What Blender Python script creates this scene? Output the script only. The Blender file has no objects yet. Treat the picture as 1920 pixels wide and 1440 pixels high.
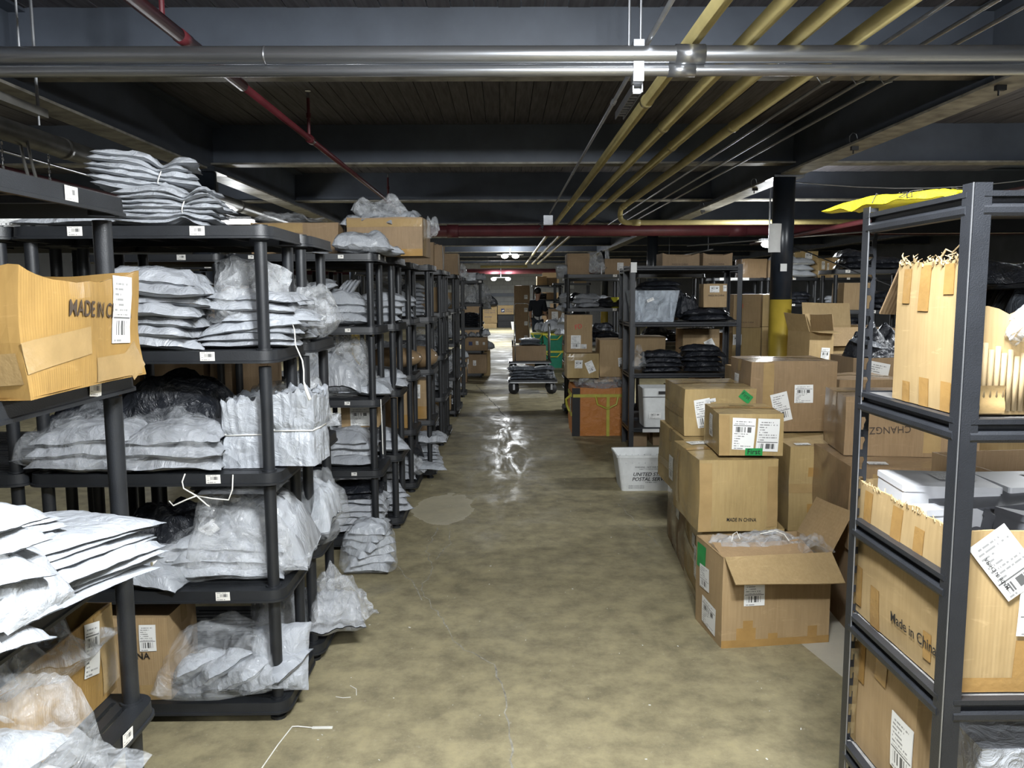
import bpy, math, random
from mathutils import Vector, Matrix, noise as mnoise
C = bpy.context.scene.collection
SC = bpy.context.scene
# ---------------------------------------------------------------- camera, world, exposure
cam = bpy.data.objects.new('camera', bpy.data.cameras.new('camera')); C.objects.link(cam)
cam.data.sensor_width = 36.0; cam.data.lens = 1500 / 1920 * 36.0
cam.data.clip_start = 0.05; cam.data.clip_end = 200
_r = (0.999941, -0.009936, -0.004471); _d = (-0.005562, -0.112607, -0.993624); _f = (0.009369, 0.99359, -0.112655)
cam.matrix_world = Matrix(((_r[0], -_d[0], -_f[0], 0.0), (_r[1], -_d[1], -_f[1], 0.0), (_r[2], -_d[2], -_f[2], 1.6), (0, 0, 0, 1)))
SC.camera = cam
W = bpy.data.worlds.new('world'); SC.world = W; W.use_nodes = True
W.node_tree.nodes['Background'].inputs[0].default_value = (0.5, 0.55, 0.65, 1)
W.node_tree.nodes['Background'].inputs[1].default_value = 0.02
SC.view_settings.view_transform = 'Standard'; SC.view_settings.look = 'None'
SC.view_settings.gamma = 1.0; SC.view_settings.exposure = 0.35
SC.view_settings.use_curve_mapping = False
# ---------------------------------------------------------------- lamps (x, y, z, watts, how far the stem reaches, what it is)
LAMPS = [
    (0.40, 1.0, 2.66, 150, 'twin', 'twin bulb ceiling lamp hanging over the near end of the aisle'),
    (0.20, -2.0, 2.80, 70, 'twin', 'added twin bulb fill lamp behind the near end of the aisle'),  # unseen lamp, added to fill the carton fronts with light
    (0.20, 25.5, 2.78, 230, 'twin', 'twin bulb ceiling lamp hanging over the middle of the aisle'),
    (-0.13, 34.0, 2.22, 200, 'quad', 'four bulb ceiling lamp close to the pale end wall'),
    (4.3, 5.6, 2.62, 125, 'twin', 'twin bulb ceiling lamp over the cartons past the steel rack'),
    (3.79, 11.55, 2.30, 190, 'single', 'small ceiling lamp seen beside the yellow-based column'),
    (-3.55, 10.2, 2.5, 45, 'tube', 'bright tube lamp glowing above the black rack tops'),
    (-5.2, 5.5, 2.7, 20, 'tube', 'tube lamp over the side passage behind the black racks'),
    (-3.6, 16.5, 2.6, 90, 'tube', 'tube lamp over the far passage behind the black racks'),
]
COOL = (0.93, 0.97, 1.0)
# ---------------------------------------------------------------- mesh helpers
class MB:
    def __init__(s): s.v = []; s.f = []; s.uv = []
    def add(s, vs, fs, uvs=None):
        b = len(s.v); s.v += [tuple(v) for v in vs]
        s.f += [tuple(i + b for i in f) for f in fs]
        if uvs: s.uv += uvs
        return s
    def box(s, x0, y0, z0, x1, y1, z1):
        return s.add([(x0, y0, z0), (x1, y0, z0), (x1, y1, z0), (x0, y1, z0), (x0, y0, z1), (x1, y0, z1), (x1, y1, z1), (x0, y1, z1)],
                     [(0, 3, 2, 1), (4, 5, 6, 7), (0, 1, 5, 4), (1, 2, 6, 5), (2, 3, 7, 6), (3, 0, 4, 7)])
    def cyl(s, p0, p1, r0, r1=None, n=14, cap=True):
        r1 = r0 if r1 is None else r1
        p0 = Vector(p0); p1 = Vector(p1); ax = (p1 - p0).normalized()
        u = ax.orthogonal().normalized(); w = ax.cross(u)
        vs = []
        for p, r in ((p0, r0), (p1, r1)):
            for i in range(n):
                a = 2 * math.pi * i / n; vs.append(p + u * math.cos(a) * r + w * math.sin(a) * r)
        fs = [(i, (i + 1) % n, n + (i + 1) % n, n + i) for i in range(n)]
        if cap: fs += [tuple(range(n - 1, -1, -1)), tuple(range(n, 2 * n))]
        return s.add(vs, fs)
    def tube(s, pts, r, n=8):
        pts = [Vector(p) for p in pts]; vs = []; m = len(pts); u = None
        for k, p in enumerate(pts):
            t = (pts[min(k + 1, m - 1)] - pts[max(k - 1, 0)]).normalized()
            u = t.orthogonal().normalized() if u is None else (u - t * u.dot(t)).normalized()
            w = t.cross(u); rr = r[k] if isinstance(r, (list, tuple)) else r
            for i in range(n):
                a = 2 * math.pi * i / n; vs.append(p + u * math.cos(a) * rr + w * math.sin(a) * rr)
        fs = [(k * n + i, k * n + (i + 1) % n, (k + 1) * n + (i + 1) % n, (k + 1) * n + i) for k in range(m - 1) for i in range(n)]
        fs += [tuple(range(n - 1, -1, -1)), tuple(range((m - 1) * n, m * n))]
        return s.add(vs, fs)
    def prism(s, poly, fn, a0, a1):
        n = len(poly); vs = [fn(p[0], p[1], a0) for p in poly] + [fn(p[0], p[1], a1) for p in poly]
        return s.add(vs, [(i, (i + 1) % n, n + (i + 1) % n, n + i) for i in range(n)] + [tuple(range(n - 1, -1, -1)), tuple(range(n, 2 * n))])
    def grid(s, fn, nu, nv, uv=True):
        vs = [fn(i / nu, j / nv) for j in range(nv + 1) for i in range(nu + 1)]
        fs = [(j * (nu + 1) + i, j * (nu + 1) + i + 1, (j + 1) * (nu + 1) + i + 1, (j + 1) * (nu + 1) + i) for j in range(nv) for i in range(nu)]
        us = [[(i / nu, j / nv), ((i + 1) / nu, j / nv), ((i + 1) / nu, (j + 1) / nv), (i / nu, (j + 1) / nv)] for j in range(nv) for i in range(nu)]
        return s.add(vs, fs, us)
    def sphere(s, c, rx, ry, rz, n=12, m=8):
        vs = [(c[0], c[1], c[2] - rz)]
        for j in range(1, m):
            t = math.pi * j / m - math.pi / 2
            vs += [(c[0] + rx * math.cos(t) * math.cos(2 * math.pi * i / n), c[1] + ry * math.cos(t) * math.sin(2 * math.pi * i / n), c[2] + rz * math.sin(t)) for i in range(n)]
        vs.append((c[0], c[1], c[2] + rz)); L = len(vs) - 1
        fs = [(0, 1 + (i + 1) % n, 1 + i) for i in range(n)]
        fs += [(1 + j * n + i, 1 + j * n + (i + 1) % n, 1 + (j + 1) * n + (i + 1) % n, 1 + (j + 1) * n + i) for j in range(m - 2) for i in range(n)]
        fs += [(L, 1 + (m - 2) * n + i, 1 + (m - 2) * n + (i + 1) % n) for i in range(n)]
        return s.add(vs, fs)
    def mesh(s, name, m, smooth=False):
        me = bpy.data.meshes.new(name); me.from_pydata(s.v, [], s.f)
        if m: me.materials.append(m)
        if s.uv and len(s.uv) == len(s.f):
            l = me.uv_layers.new(name='UVMap'); k = 0
            for f in s.uv:
                for c in f: l.data[k].uv = c; k += 1
        if smooth: me.polygons.foreach_set('use_smooth', [True] * len(me.polygons))
        me.update(); return me
    def obj(s, name, m, parent=None, smooth=False, loc=None, rz=0.0):
        return place(name, s.mesh(name, m, smooth), parent, loc, rz)
def place(name, me, parent=None, loc=None, rz=0.0):
    o = bpy.data.objects.new(name, me); C.objects.link(o); o.parent = parent
    if loc: o.location = loc
    if rz: o.rotation_euler = (0, 0, rz)
    return o
LABELS = {}
def tag(o, label, cat, group=None, kind=None):
    o['label'] = label; o['category'] = cat
    if group: o['group'] = group
    if kind: o['kind'] = kind
    LABELS.setdefault(label, []).append((o.name, group))
    return o
def thing(name, label, cat, loc=(0, 0, 0), rz=0.0, group=None):
    o = bpy.data.objects.new(name, None); C.objects.link(o); o.location = loc; o.rotation_euler = (0, 0, rz)
    o.empty_display_size = 0.05
    return tag(o, label, cat, group)
def struct(o, name=None): o['kind'] = 'structure'; return o
def copy_tree(o, kids, parent=None):
    c = o.copy(); C.objects.link(c)
    if parent: c.parent = parent
    for ch in kids.get(o.name, []): copy_tree(ch, kids, c)
    return c
def kid_map(o):
    km = {}
    def rec(x):
        km[x.name] = list(x.children)
        for c in x.children: rec(c)
    rec(o); return km
def rnd(seed): return random.Random(seed)
def nz(x, y, z): return mnoise.noise(Vector((x, y, z)))
# ---------------------------------------------------------------- materials
def nodes(name):
    m = bpy.data.materials.new(name); m.use_nodes = True
    t = m.node_tree; return m, t, t.nodes['Principled BSDF']
def N(t, ty, **k):
    n = t.nodes.new(ty)
    for a, b in k.items():
        if a in ('inp',):
            for i, v in b.items(): n.inputs[i].default_value = v
        else: setattr(n, a, b)
    return n
def ramp(t, fac, stops):
    r = t.nodes.new('ShaderNodeValToRGB'); cr = r.color_ramp
    while len(cr.elements) < len(stops): cr.elements.new(0.5)
    for e, (p, c) in zip(cr.elements, stops): e.position = p; e.color = (*c, 1) if len(c) == 3 else c
    t.links.new(fac, r.inputs[0]); return r.outputs[0]
def coords(t, scale=(1, 1, 1), rnd_off=True, src='Object'):
    tc = t.nodes.new('ShaderNodeTexCoord'); mp = t.nodes.new('ShaderNodeMapping'); mp.inputs['Scale'].default_value = scale
    t.links.new(tc.outputs[src], mp.inputs[0])
    if rnd_off:
        oi = t.nodes.new('ShaderNodeObjectInfo'); mm = N(t, 'ShaderNodeMath', operation='MULTIPLY'); mm.inputs[1].default_value = 37.0
        t.links.new(oi.outputs['Random'], mm.inputs[0]); t.links.new(mm.outputs[0], mp.inputs['Location'])
    return mp.outputs[0]
def noise_tex(t, co, scale, detail=4, rough=0.55, dist=0.0):
    n = N(t, 'ShaderNodeTexNoise', inp={'Scale': scale, 'Detail': detail, 'Roughness': rough, 'Distortion': dist}); t.links.new(co, n.inputs['Vector']); return n.outputs[0]
def bump(t, p, h, strength, dist=0.01):
    b = N(t, 'ShaderNodeBump', inp={'Strength': strength, 'Distance': dist}); t.links.new(h, b.inputs['Height']); t.links.new(b.outputs[0], p.inputs['Normal'])
def mixc(t, fac, a, b):
    m = N(t, 'ShaderNodeMix', data_type='RGBA')
    if isinstance(fac, float): m.inputs[0].default_value = fac
    else: t.links.new(fac, m.inputs[0])
    for i, v in ((6, a), (7, b)):
        if isinstance(v, tuple): m.inputs[i].default_value = (*v, 1)
        else: t.links.new(v, m.inputs[i])
    return m.outputs[2]
def simple(name, col, rough=0.5, metal=0.0, var=0.12, sc=20.0, bs=0.0, bsc=60.0, coat=0.0, spec=0.5, vscale=(1, 1, 1)):
    m, t, p = nodes(name); co = coords(t, vscale)
    a = tuple(c * (1 - var) for c in col); b = tuple(min(1, c * (1 + var)) for c in col)
    t.links.new(ramp(t, noise_tex(t, co, sc), [(0.3, a), (0.7, b)]), p.inputs['Base Color'])
    p.inputs['Roughness'].default_value = rough; p.inputs['Metallic'].default_value = metal
    p.inputs['Coat Weight'].default_value = coat; p.inputs['Coat Roughness'].default_value = 0.15
    p.inputs['Specular IOR Level'].default_value = spec
    if bs: bump(t, p, noise_tex(t, co, bsc, 3), bs, 0.004)
    return m
def cardboard(name, col, coat=0.0, wear=0.35):
    m, t, p = nodes(name); co = coords(t)
    n1 = noise_tex(t, co, 5, 5, 0.6, 0.4); n2 = noise_tex(t, coords(t, (90, 90, 6)), 1, 3)
    base = ramp(t, n1, [(0.25, tuple(c * 0.86 for c in col)), (0.75, tuple(min(1, c * 1.1) for c in col))])
    sp = ramp(t, n2, [(0.35, (0.86, 0.84, 0.80)), (0.65, (1.0, 1.0, 1.0))])
    mm = N(t, 'ShaderNodeMix', data_type='RGBA', blend_type='MULTIPLY'); mm.inputs[0].default_value = 0.8
    t.links.new(base, mm.inputs[6]); t.links.new(sp, mm.inputs[7])
    sc = ramp(t, noise_tex(t, coords(t, (3, 3, 14)), 2.2, 6, 0.7, 1.2), [(0.60, (0, 0, 0)), (0.68, (wear, wear, wear))])
    t.links.new(mixc(t, sc, mm.outputs[2], tuple(min(1, c * 1.35 + 0.03) for c in col)), p.inputs['Base Color'])
    p.inputs['Roughness'].default_value = 0.72
    if coat:
        cw = ramp(t, noise_tex(t, co, 3.2, 4, 0.6, 0.8), [(0.42, (0, 0, 0)), (0.55, (coat, coat, coat))])
        t.links.new(cw, p.inputs['Coat Weight']); p.inputs['Coat Roughness'].default_value = 0.16
    w = N(t, 'ShaderNodeTexWave', wave_type='BANDS', bands_direction='X', inp={'Scale': 38.0, 'Distortion': 0.6, 'Detail': 1.0}); t.links.new(coords(t, (1, 1, 0.02), False), w.inputs[0])
    ad = N(t, 'ShaderNodeMath', operation='MULTIPLY_ADD'); t.links.new(w.outputs[1], ad.inputs[0]); ad.inputs[1].default_value = 0.10
    cr = ramp(t, noise_tex(t, co, 5 if coat else 4, 3, 0.5, 0.3), [(0.3, (0, 0, 0)), (0.7, (0.6, 0.6, 0.6))])
    t.links.new(cr, ad.inputs[2]); bump(t, p, ad.outputs[0], 0.45 if coat else 0.3, 0.006)
    return m
def crinkle(name, col, rough=0.3, alpha=1.0, bs=0.7, sc=7.0, spec=0.5, var=0.08, translucent=0.0, grey=0.0):
    m, t, p = nodes(name); co = coords(t)
    dn = noise_tex(t, co, sc * 0.8, 2)
    vm = N(t, 'ShaderNodeVectorMath', operation='MULTIPLY_ADD'); t.links.new(dn, vm.inputs[0]); vm.inputs[1].default_value = (0.12, 0.12, 0.12); t.links.new(co, vm.inputs[2])
    v = N(t, 'ShaderNodeTexVoronoi', feature='F1', inp={'Scale': sc * 1.6}); t.links.new(vm.outputs[0], v.inputs['Vector'])
    r = noise_tex(t, co, sc * 2.0, 5, 0.6, 1.8)
    ad = N(t, 'ShaderNodeMath', operation='ADD'); t.links.new(v.outputs[0], ad.inputs[0]); t.links.new(r, ad.inputs[1])
    bump(t, p, ad.outputs[0], bs, 0.03)
    a = tuple(c * (1 - var) for c in col); b = tuple(min(1, c * (1 + var)) for c in col)
    t.links.new(ramp(t, noise_tex(t, co, 3), [(0.3, a), (0.7, b)]), p.inputs['Base Color'])
    p.inputs['Roughness'].default_value = rough; p.inputs['Specular IOR Level'].default_value = spec
    if alpha < 1:
        t.links.new(ramp(t, r, [(0.36, (alpha * 0.5,) * 3), (0.60, (min(1, alpha * 1.9),) * 3)]), p.inputs['Alpha'])
    return m
def label_mat(name, seed, bg=(0.72, 0.72, 0.70), ink=0.05, band=(0.12, 0.34), small=False):
    """white paper print: rows of text-like marks, a rule and a bar code band, in UV space"""
    m, t, p = nodes(name)
    uv = N(t, 'ShaderNodeUVMap'); sx = N(t, 'ShaderNodeSeparateXYZ'); t.links.new(uv.outputs[0], sx.inputs[0])
    def math_(op, a, b=None):
        n = N(t, 'ShaderNodeMath', operation=op)
        for i, q in enumerate((a, b)):
            if q is None: continue
            if isinstance(q, (int, float)): n.inputs[i].default_value = q
            else: t.links.new(q, n.inputs[i])
        return n.outputs[0]
    u, v = sx.outputs[0], sx.outputs[1]
    def inr(q, a, b): return math_('MULTIPLY', math_('GREATER_THAN', q, a), math_('LESS_THAN', q, b))
    def wn(q, k):
        n = N(t, 'ShaderNodeTexWhiteNoise', noise_dimensions='2D'); c = N(t, 'ShaderNodeCombineXYZ')
        t.links.new(math_('FLOOR', math_('MULTIPLY', q, k)), c.inputs[0]); c.inputs[1].default_value = seed; t.links.new(c.outputs[0], n.inputs[0]); return n.outputs[0]
    bars = math_('MULTIPLY', math_('GREATER_THAN', wn(u, 26 if small else 46), 0.5), math_('MULTIPLY', inr(v, *band), inr(u, 0.14, 0.84)))
    rows = 4 if small else 13
    fr = math_('FRACT', math_('MULTIPLY', v, rows)); line = inr(fr, 0.3, 0.72)
    n2 = N(t, 'ShaderNodeTexWhiteNoise', noise_dimensions='2D'); c2 = N(t, 'ShaderNodeCombineXYZ')
    t.links.new(math_('FLOOR', math_('MULTIPLY', u, 34)), c2.inputs[0]); t.links.new(math_('FLOOR', math_('MULTIPLY', v, rows)), c2.inputs[1]); t.links.new(c2.outputs[0], n2.inputs[0])
    rl = wn(v, rows)
    txt = math_('MULTIPLY', math_('MULTIPLY', line, math_('GREATER_THAN', n2.outputs[0], 0.3)), math_('MULTIPLY', inr(u, 0.08, 0.9), math_('LESS_THAN', u, math_('ADD', math_('MULTIPLY', rl, 0.7), 0.25))))
    txt = math_('MULTIPLY', txt, math_('MAXIMUM', inr(v, band[1] + 0.08, 0.94), inr(v, 0.02, band[0] - 0.02)))
    rule = math_('MULTIPLY', inr(v, band[1] + 0.03, band[1] + 0.055), inr(u, 0.04, 0.96)) if not small else 0.0
    k = math_('MINIMUM', math_('ADD', math_('ADD', math_('MULTIPLY', bars, 0.92), math_('MULTIPLY', txt, 0.7)), math_('MULTIPLY', rule, 0.9)), 1.0)
    t.links.new(mixc(t, k, bg, (ink, ink, ink)), p.inputs['Base Color']); p.inputs['Roughness'].default_value = 0.45
    return m
M = {}
M['black'] = simple('black_plastic', (0.0125, 0.014, 0.0165), 0.45, var=0.25, sc=9, bs=0.15, bsc=300)
M['black2'] = simple('dark_steel_paint', (0.016, 0.0175, 0.021), 0.38, var=0.15, sc=14, bs=0.25, bsc=420)
M['rubber'] = simple('rubber', (0.012, 0.012, 0.013), 0.7)
M['deckboard'] = simple('shelf_board', (0.16, 0.155, 0.15), 0.38, var=0.25, sc=10, vscale=(1, 6, 1), bs=0.1, bsc=80)
M['card'] = cardboard('cardboard', (0.35, 0.243, 0.125))
M['card_y'] = cardboard('cardboard_yellow', (0.37, 0.262, 0.125))
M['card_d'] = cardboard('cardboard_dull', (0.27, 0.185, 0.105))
M['card_w'] = cardboard('cardboard_wrapped', (0.35, 0.25, 0.105), coat=0.9)
M['card_wd'] = cardboard('cardboard_wrapped_dark', (0.25, 0.165, 0.085), coat=0.9)
M['card_o'] = cardboard('cardboard_amber', (0.30, 0.18, 0.05), coat=0.9)
M['card_in'] = cardboard('cardboard_inside', (0.37, 0.25, 0.135))
M['kraft'] = cardboard('torn_corrugation', (0.36, 0.27, 0.15))
M['tape'] = simple('packing_tape', (0.33, 0.195, 0.065), 0.22, var=0.12, sc=16, bs=0.25, bsc=70, coat=0.4)
M['tape_c'] = simple('clear_tape', (0.325, 0.222, 0.10), 0.2, var=0.1, sc=16, bs=0.3, bsc=60, coat=0.5)
M['mailer'] = crinkle('grey_mailer', (0.335, 0.35, 0.375), 0.30, bs=0.5, sc=7.5)
M['mailer_w'] = crinkle('white_mailer', (0.365, 0.385, 0.415), 0.30, bs=0.45, sc=7.5)
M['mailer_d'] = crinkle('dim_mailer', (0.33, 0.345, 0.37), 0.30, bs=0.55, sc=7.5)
M['mailer_k'] = crinkle('black_mailer', (0.016, 0.018, 0.023), 0.3, bs=0.8, sc=7)
M['mailer_g'] = crinkle('charcoal_mailer', (0.07, 0.078, 0.09), 0.35, bs=0.7, sc=7)
M['clear'] = crinkle('clear_plastic', (0.72, 0.75, 0.78), 0.10, alpha=0.13, bs=0.9, sc=5.0, spec=0.9)
M['clear_m'] = crinkle('milky_plastic', (0.62, 0.64, 0.66), 0.12, alpha=0.24, bs=0.9, sc=5.5, spec=0.9)
M['tub'] = crinkle('clear_tub', (0.45, 0.50, 0.56), 0.15, alpha=0.5, bs=0.15, sc=3)
M['white'] = simple('white_plastic', (0.60, 0.61, 0.60), 0.45, var=0.06)
M['string'] = simple('white_strap', (0.72, 0.71, 0.66), 0.5)
M['galv'] = simple('galvanised_steel', (0.47, 0.48, 0.50), 0.3, 0.9, var=0.15, sc=8, bs=0.08, bsc=50, vscale=(0.2, 1, 1))
M['conduit'] = simple('conduit', (0.38, 0.39, 0.41), 0.35, 0.8)
M['dullpipe'] = simple('dull_pipe', (0.17, 0.165, 0.15), 0.42, 0.3, var=0.3, sc=6)
M['yellow'] = simple('yellow_pipe_paint', (0.44, 0.37, 0.165), 0.42, var=0.14, sc=5)
M['yellow_col'] = simple('yellow_column_paint', (0.40, 0.29, 0.035), 0.45, var=0.12, sc=5)
M['red'] = simple('red_pipe_paint', (0.11, 0.018, 0.024), 0.4, var=0.2, sc=5)
M['maroon'] = simple('maroon_main_paint', (0.15, 0.035, 0.045), 0.45, var=0.2, sc=5)
M['beam'] = simple('beam_paint', (0.10, 0.117, 0.148), 0.5, var=0.15, sc=3)
M['flange'] = simple('flange_paint', (0.27, 0.255, 0.22), 0.55, var=0.5, sc=7, vscale=(1, 1, 1))
M['plank'] = simple('ceiling_plank', (0.125, 0.118, 0.13), 0.75, var=0.35, sc=12, vscale=(3, 0.2, 1))
M['pcol'] = simple('column_paint', (0.022, 0.027, 0.036), 0.3, var=0.2, sc=6)
M['steel'] = simple('bright_steel', (0.55, 0.56, 0.58), 0.25, 0.9)
M['green'] = simple('green_label', (0.015, 0.25, 0.06), 0.5)
M['ink'] = simple('black_ink', (0.012, 0.011, 0.011), 0.6)
M['ink_b'] = simple('brown_ink', (0.05, 0.035, 0.025), 0.6)
M['ink_r'] = simple('red_ink', (0.55, 0.06, 0.04), 0.6)
M['ink_n'] = simple('navy_ink', (0.02, 0.035, 0.12), 0.6)
M['paper'] = simple('paper', (0.68, 0.68, 0.66), 0.6, var=0.05)
M['ybag'] = crinkle('yellow_bag', (0.80, 0.66, 0.02), 0.4, bs=0.4, sc=8)
M['orange'] = crinkle('orange_sack', (0.46, 0.17, 0.035), 0.55, bs=0.35, sc=9)
M['ygreen'] = simple('yellow_green_strap', (0.40, 0.36, 0.035), 0.5)
M['green_p'] = simple('green_plastic', (0.01, 0.22, 0.13), 0.4)
M['lime_p'] = simple('yellow_lid', (0.62, 0.58, 0.05), 0.4)
M['denim'] = simple('denim', (0.035, 0.05, 0.075), 0.8, bs=0.3, bsc=90)
M['shirt'] = simple('dark_shirt', (0.010, 0.013, 0.02), 0.85, bs=0.3, bsc=60)
M['skin'] = simple('skin', (0.42, 0.24, 0.16), 0.5)
M['hair'] = simple('hair', (0.01, 0.009, 0.009), 0.5)
M['brick'] = simple('painted_block', (0.36, 0.365, 0.35), 0.7, var=0.08, sc=4, bs=0.3, bsc=40)
M['mortar'] = simple('mortar', (0.20, 0.20, 0.195), 0.85)
M['walldark'] = simple('dark_wall', (0.16, 0.165, 0.17), 0.8, var=0.15, sc=2)
M['lab1'] = label_mat('print_label_a', 3.0)
M['lab2'] = label_mat('print_label_b', 11.0, band=(0.55, 0.72))
M['lab3'] = label_mat('print_label_c', 23.0, bg=(0.66, 0.66, 0.65), band=(0.08, 0.24))
M['tagp'] = label_mat('shelf_tag_print', 7.0, bg=(0.74, 0.72, 0.67), ink=0.12, band=(0.42, 0.78), small=True)
def emit(name, col, s):
    m = bpy.data.materials.new(name); m.use_nodes = True; t = m.node_tree; t.nodes.clear()
    e = t.nodes.new('ShaderNodeEmission'); e.inputs[0].default_value = (*col, 1); e.inputs[1].default_value = s
    o = t.nodes.new('ShaderNodeOutputMaterial'); t.links.new(e.outputs[0], o.inputs[0]); return m
M['bulb'] = emit('bulb_glow', (1.0, 0.99, 0.95), 14.0)
def floor_mat():
    m, t, p = nodes('worn_concrete'); co = coords(t, rnd_off=False)
    a = noise_tex(t, co, 0.55, 6, 0.6, 0.5); b = noise_tex(t, co, 7, 8, 0.7); c = noise_tex(t, co, 46, 3, 0.6)
    col = ramp(t, a, [(0.3, (0.235, 0.203, 0.118)), (0.55, (0.325, 0.283, 0.17)), (0.75, (0.385, 0.336, 0.20))])
    st = ramp(t, b, [(0.36, (0.60, 0.60, 0.62)), (0.58, (1, 1, 1)), (0.75, (1.22, 1.2, 1.14))])
    mm = N(t, 'ShaderNodeMix', data_type='RGBA', blend_type='MULTIPLY'); mm.inputs[0].default_value = 1.0; t.links.new(col, mm.inputs[6]); t.links.new(st, mm.inputs[7])
    sp = ramp(t, c, [(0.64, (0, 0, 0)), (0.74, (0.45, 0.45, 0.45))])
    c1 = mixc(t, sp, mm.outputs[2], (0.42, 0.39, 0.31))
    # wear with a shape of its own: a pale patch in the slab, its halo and a pale strip under the steel rack
    sx = N(t, 'ShaderNodeSeparateXYZ'); t.links.new(co, sx.inputs[0])
    def mth(op, x, y=None):
        n = N(t, 'ShaderNodeMath', operation=op)
        for i, q in enumerate((x, y)):
            if q is None: continue
            if isinstance(q, (int, float)): n.inputs[i].default_value = q
            else: t.links.new(q, n.inputs[i])
        return n.outputs[0]
    def ell(cx, cy, rx, ry, wob):
        dx = mth('DIVIDE', mth('SUBTRACT', sx.outputs[0], cx), rx); dy = mth('DIVIDE', mth('SUBTRACT', sx.outputs[1], cy), ry)
        r = mth('SQRT', mth('ADD', mth('MULTIPLY', dx, dx), mth('MULTIPLY', dy, dy)))
        return mth('ADD', r, mth('MULTIPLY', mth('SUBTRACT', noise_tex(t, co, 5, 4), 0.5), wob))
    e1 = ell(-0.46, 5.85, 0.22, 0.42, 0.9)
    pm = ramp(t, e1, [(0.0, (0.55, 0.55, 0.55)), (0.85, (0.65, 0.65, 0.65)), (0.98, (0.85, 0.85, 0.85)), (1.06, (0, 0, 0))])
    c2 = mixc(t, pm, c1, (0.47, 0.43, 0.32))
    s1 = mth('MULTIPLY', mth('GREATER_THAN', sx.outputs[0], mth("ADD", 1.35, mth("MULTIPLY", mth("SUBTRACT", 3.5, sx.outputs[1]), 0.17))), mth('LESS_THAN', sx.outputs[1], 4.2))
    c3 = mixc(t, mth('MULTIPLY', s1, 0.75), c2, (0.43, 0.41, 0.35))
    t.links.new(c3, p.inputs['Base Color'])
    rgh = ramp(t, noise_tex(t, co, 1.6, 7, 0.65, 0.6), [(0.34, (0.36,) * 3), (0.50, (0.60,) * 3), (0.7, (0.70,) * 3)])
    e2 = ell(-0.02, 8.2, 0.42, 3.2, 1.1); pol = ramp(t, e2, [(0.3, (1, 1, 1)), (1.1, (0, 0, 0))])
    pr = ramp(t, noise_tex(t, coords(t, (5, 1.2, 1), False), 1.2, 6, 0.7, 0.8), [(0.40, (0.20,) * 3), (0.58, (0.60,) * 3)])
    t.links.new(mixc(t, pol, rgh, pr), p.inputs['Roughness'])
    p.inputs['Specular IOR Level'].default_value = 0.32
    ad = N(t, 'ShaderNodeMath', operation='ADD'); t.links.new(b, ad.inputs[0]); t.links.new(c, ad.inputs[1]); bump(t, p, ad.outputs[0], 0.18, 0.006)
    return m
M['floor'] = floor_mat()
# ---------------------------------------------------------------- the setting
X0, X1, Y0, Y1, HC = -9.0, 12.0, -2.5, 39.0, 3.36
f = MB(); f.box(X0, Y0, -0.2, X1, Y1, 0.0); struct(f.obj('floor', M['floor']))
fl = bpy.data.objects['floor']
# cracks in the slab near the aisle, a joint line across it: fine inlaid strips
def crack(pts, w, seed, mat):
    r = rnd(seed); b = MB(); P = []
    for (x0, y0), (x1, y1) in zip(pts, pts[1:]):
        n = max(2, int(math.hypot(x1 - x0, y1 - y0) / 0.05))
        for i in range(n): P.append((x0 + (x1 - x0) * i / n + r.uniform(-.012, .012), y0 + (y1 - y0) * i / n + r.uniform(-.012, .012)))
    P.append(pts[-1]); vs = []; m = len(P)
    for k, (x, y) in enumerate(P):
        xa, ya = P[max(0, k - 1)]; xb, yb = P[min(m - 1, k + 1)]; l = math.hypot(xb - xa, yb - ya) or 1
        ww = w * r.uniform(0.4, 1.2); nx, ny = -(yb - ya) / l * ww, (xb - xa) / l * ww
        vs += [(x - nx, y - ny, 0.0012), (x + nx, y + ny, 0.0012)]
    b.add(vs, [(2 * k, 2 * k + 2, 2 * k + 3, 2 * k + 1) for k in range(m - 1)])
    return b.obj('crack', mat, fl)
M['crack'] = simple('crack_line', (0.30, 0.285, 0.24), 0.8, var=0.4, sc=30)
M['joint'] = simple('joint_line', (0.03, 0.029, 0.027), 0.8)
crack([(-0.46, 5.35), (-0.50, 4.9), (-0.42, 4.55), (-0.47, 4.2), (-0.33, 3.85), (-0.22, 3.5), (-0.05, 3.3), (0.0, 2.95), (0.03, 2.5)], 0.0035, 1, M['crack'])
crack([(-0.39, 5.4), (-0.36, 5.0), (-0.42, 4.7)], 0.003, 2, M['crack'])
crack([(-0.64, 4.6), (-0.50, 4.25), (-0.44, 4.05)], 0.003, 3, M['crack'])
crack([(0.86, 6.0), (0.92, 5.4), (0.98, 4.9)], 0.003, 4, M['crack'])
crack([(-2.0, 17.1), (3.0, 17.2)], 0.02, 5, M['joint']); crack([(-2.0, 29.0), (3.0, 29.0)], 0.025, 6, M['joint'])
crack([(-0.5, 14.0), (-0.3, 12.6), (-0.1, 11.2), (0.0, 10.4)], 0.005, 7, M['joint'])
r = rnd(5); b = MB()
for k in range(90):
    y = 2.3 + 6 * r.random() ** 1.6; x = r.uniform(-0.75, 1.2); a = r.uniform(0, 6.28); l = r.uniform(.0015, .006) * r.random() + .001; w = l * r.uniform(.2, .6)
    ca, sa = math.cos(a), math.sin(a); P = [(-l, -w), (l, -w), (l, w), (-l, w)]
    vs = [(x + p * ca - q * sa, y + p * sa + q * ca, z) for z in (0.0005, 0.002) for p, q in P]
    b.add(vs, [(4, 5, 6, 7), (0, 1, 5, 4), (1, 2, 6, 5), (2, 3, 7, 6), (3, 0, 4, 7)])
o = b.obj('paper_crumbs', M['paper']); tag(o, 'tiny white paper crumbs scattered over the concrete aisle', 'litter', kind='stuff')
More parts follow.
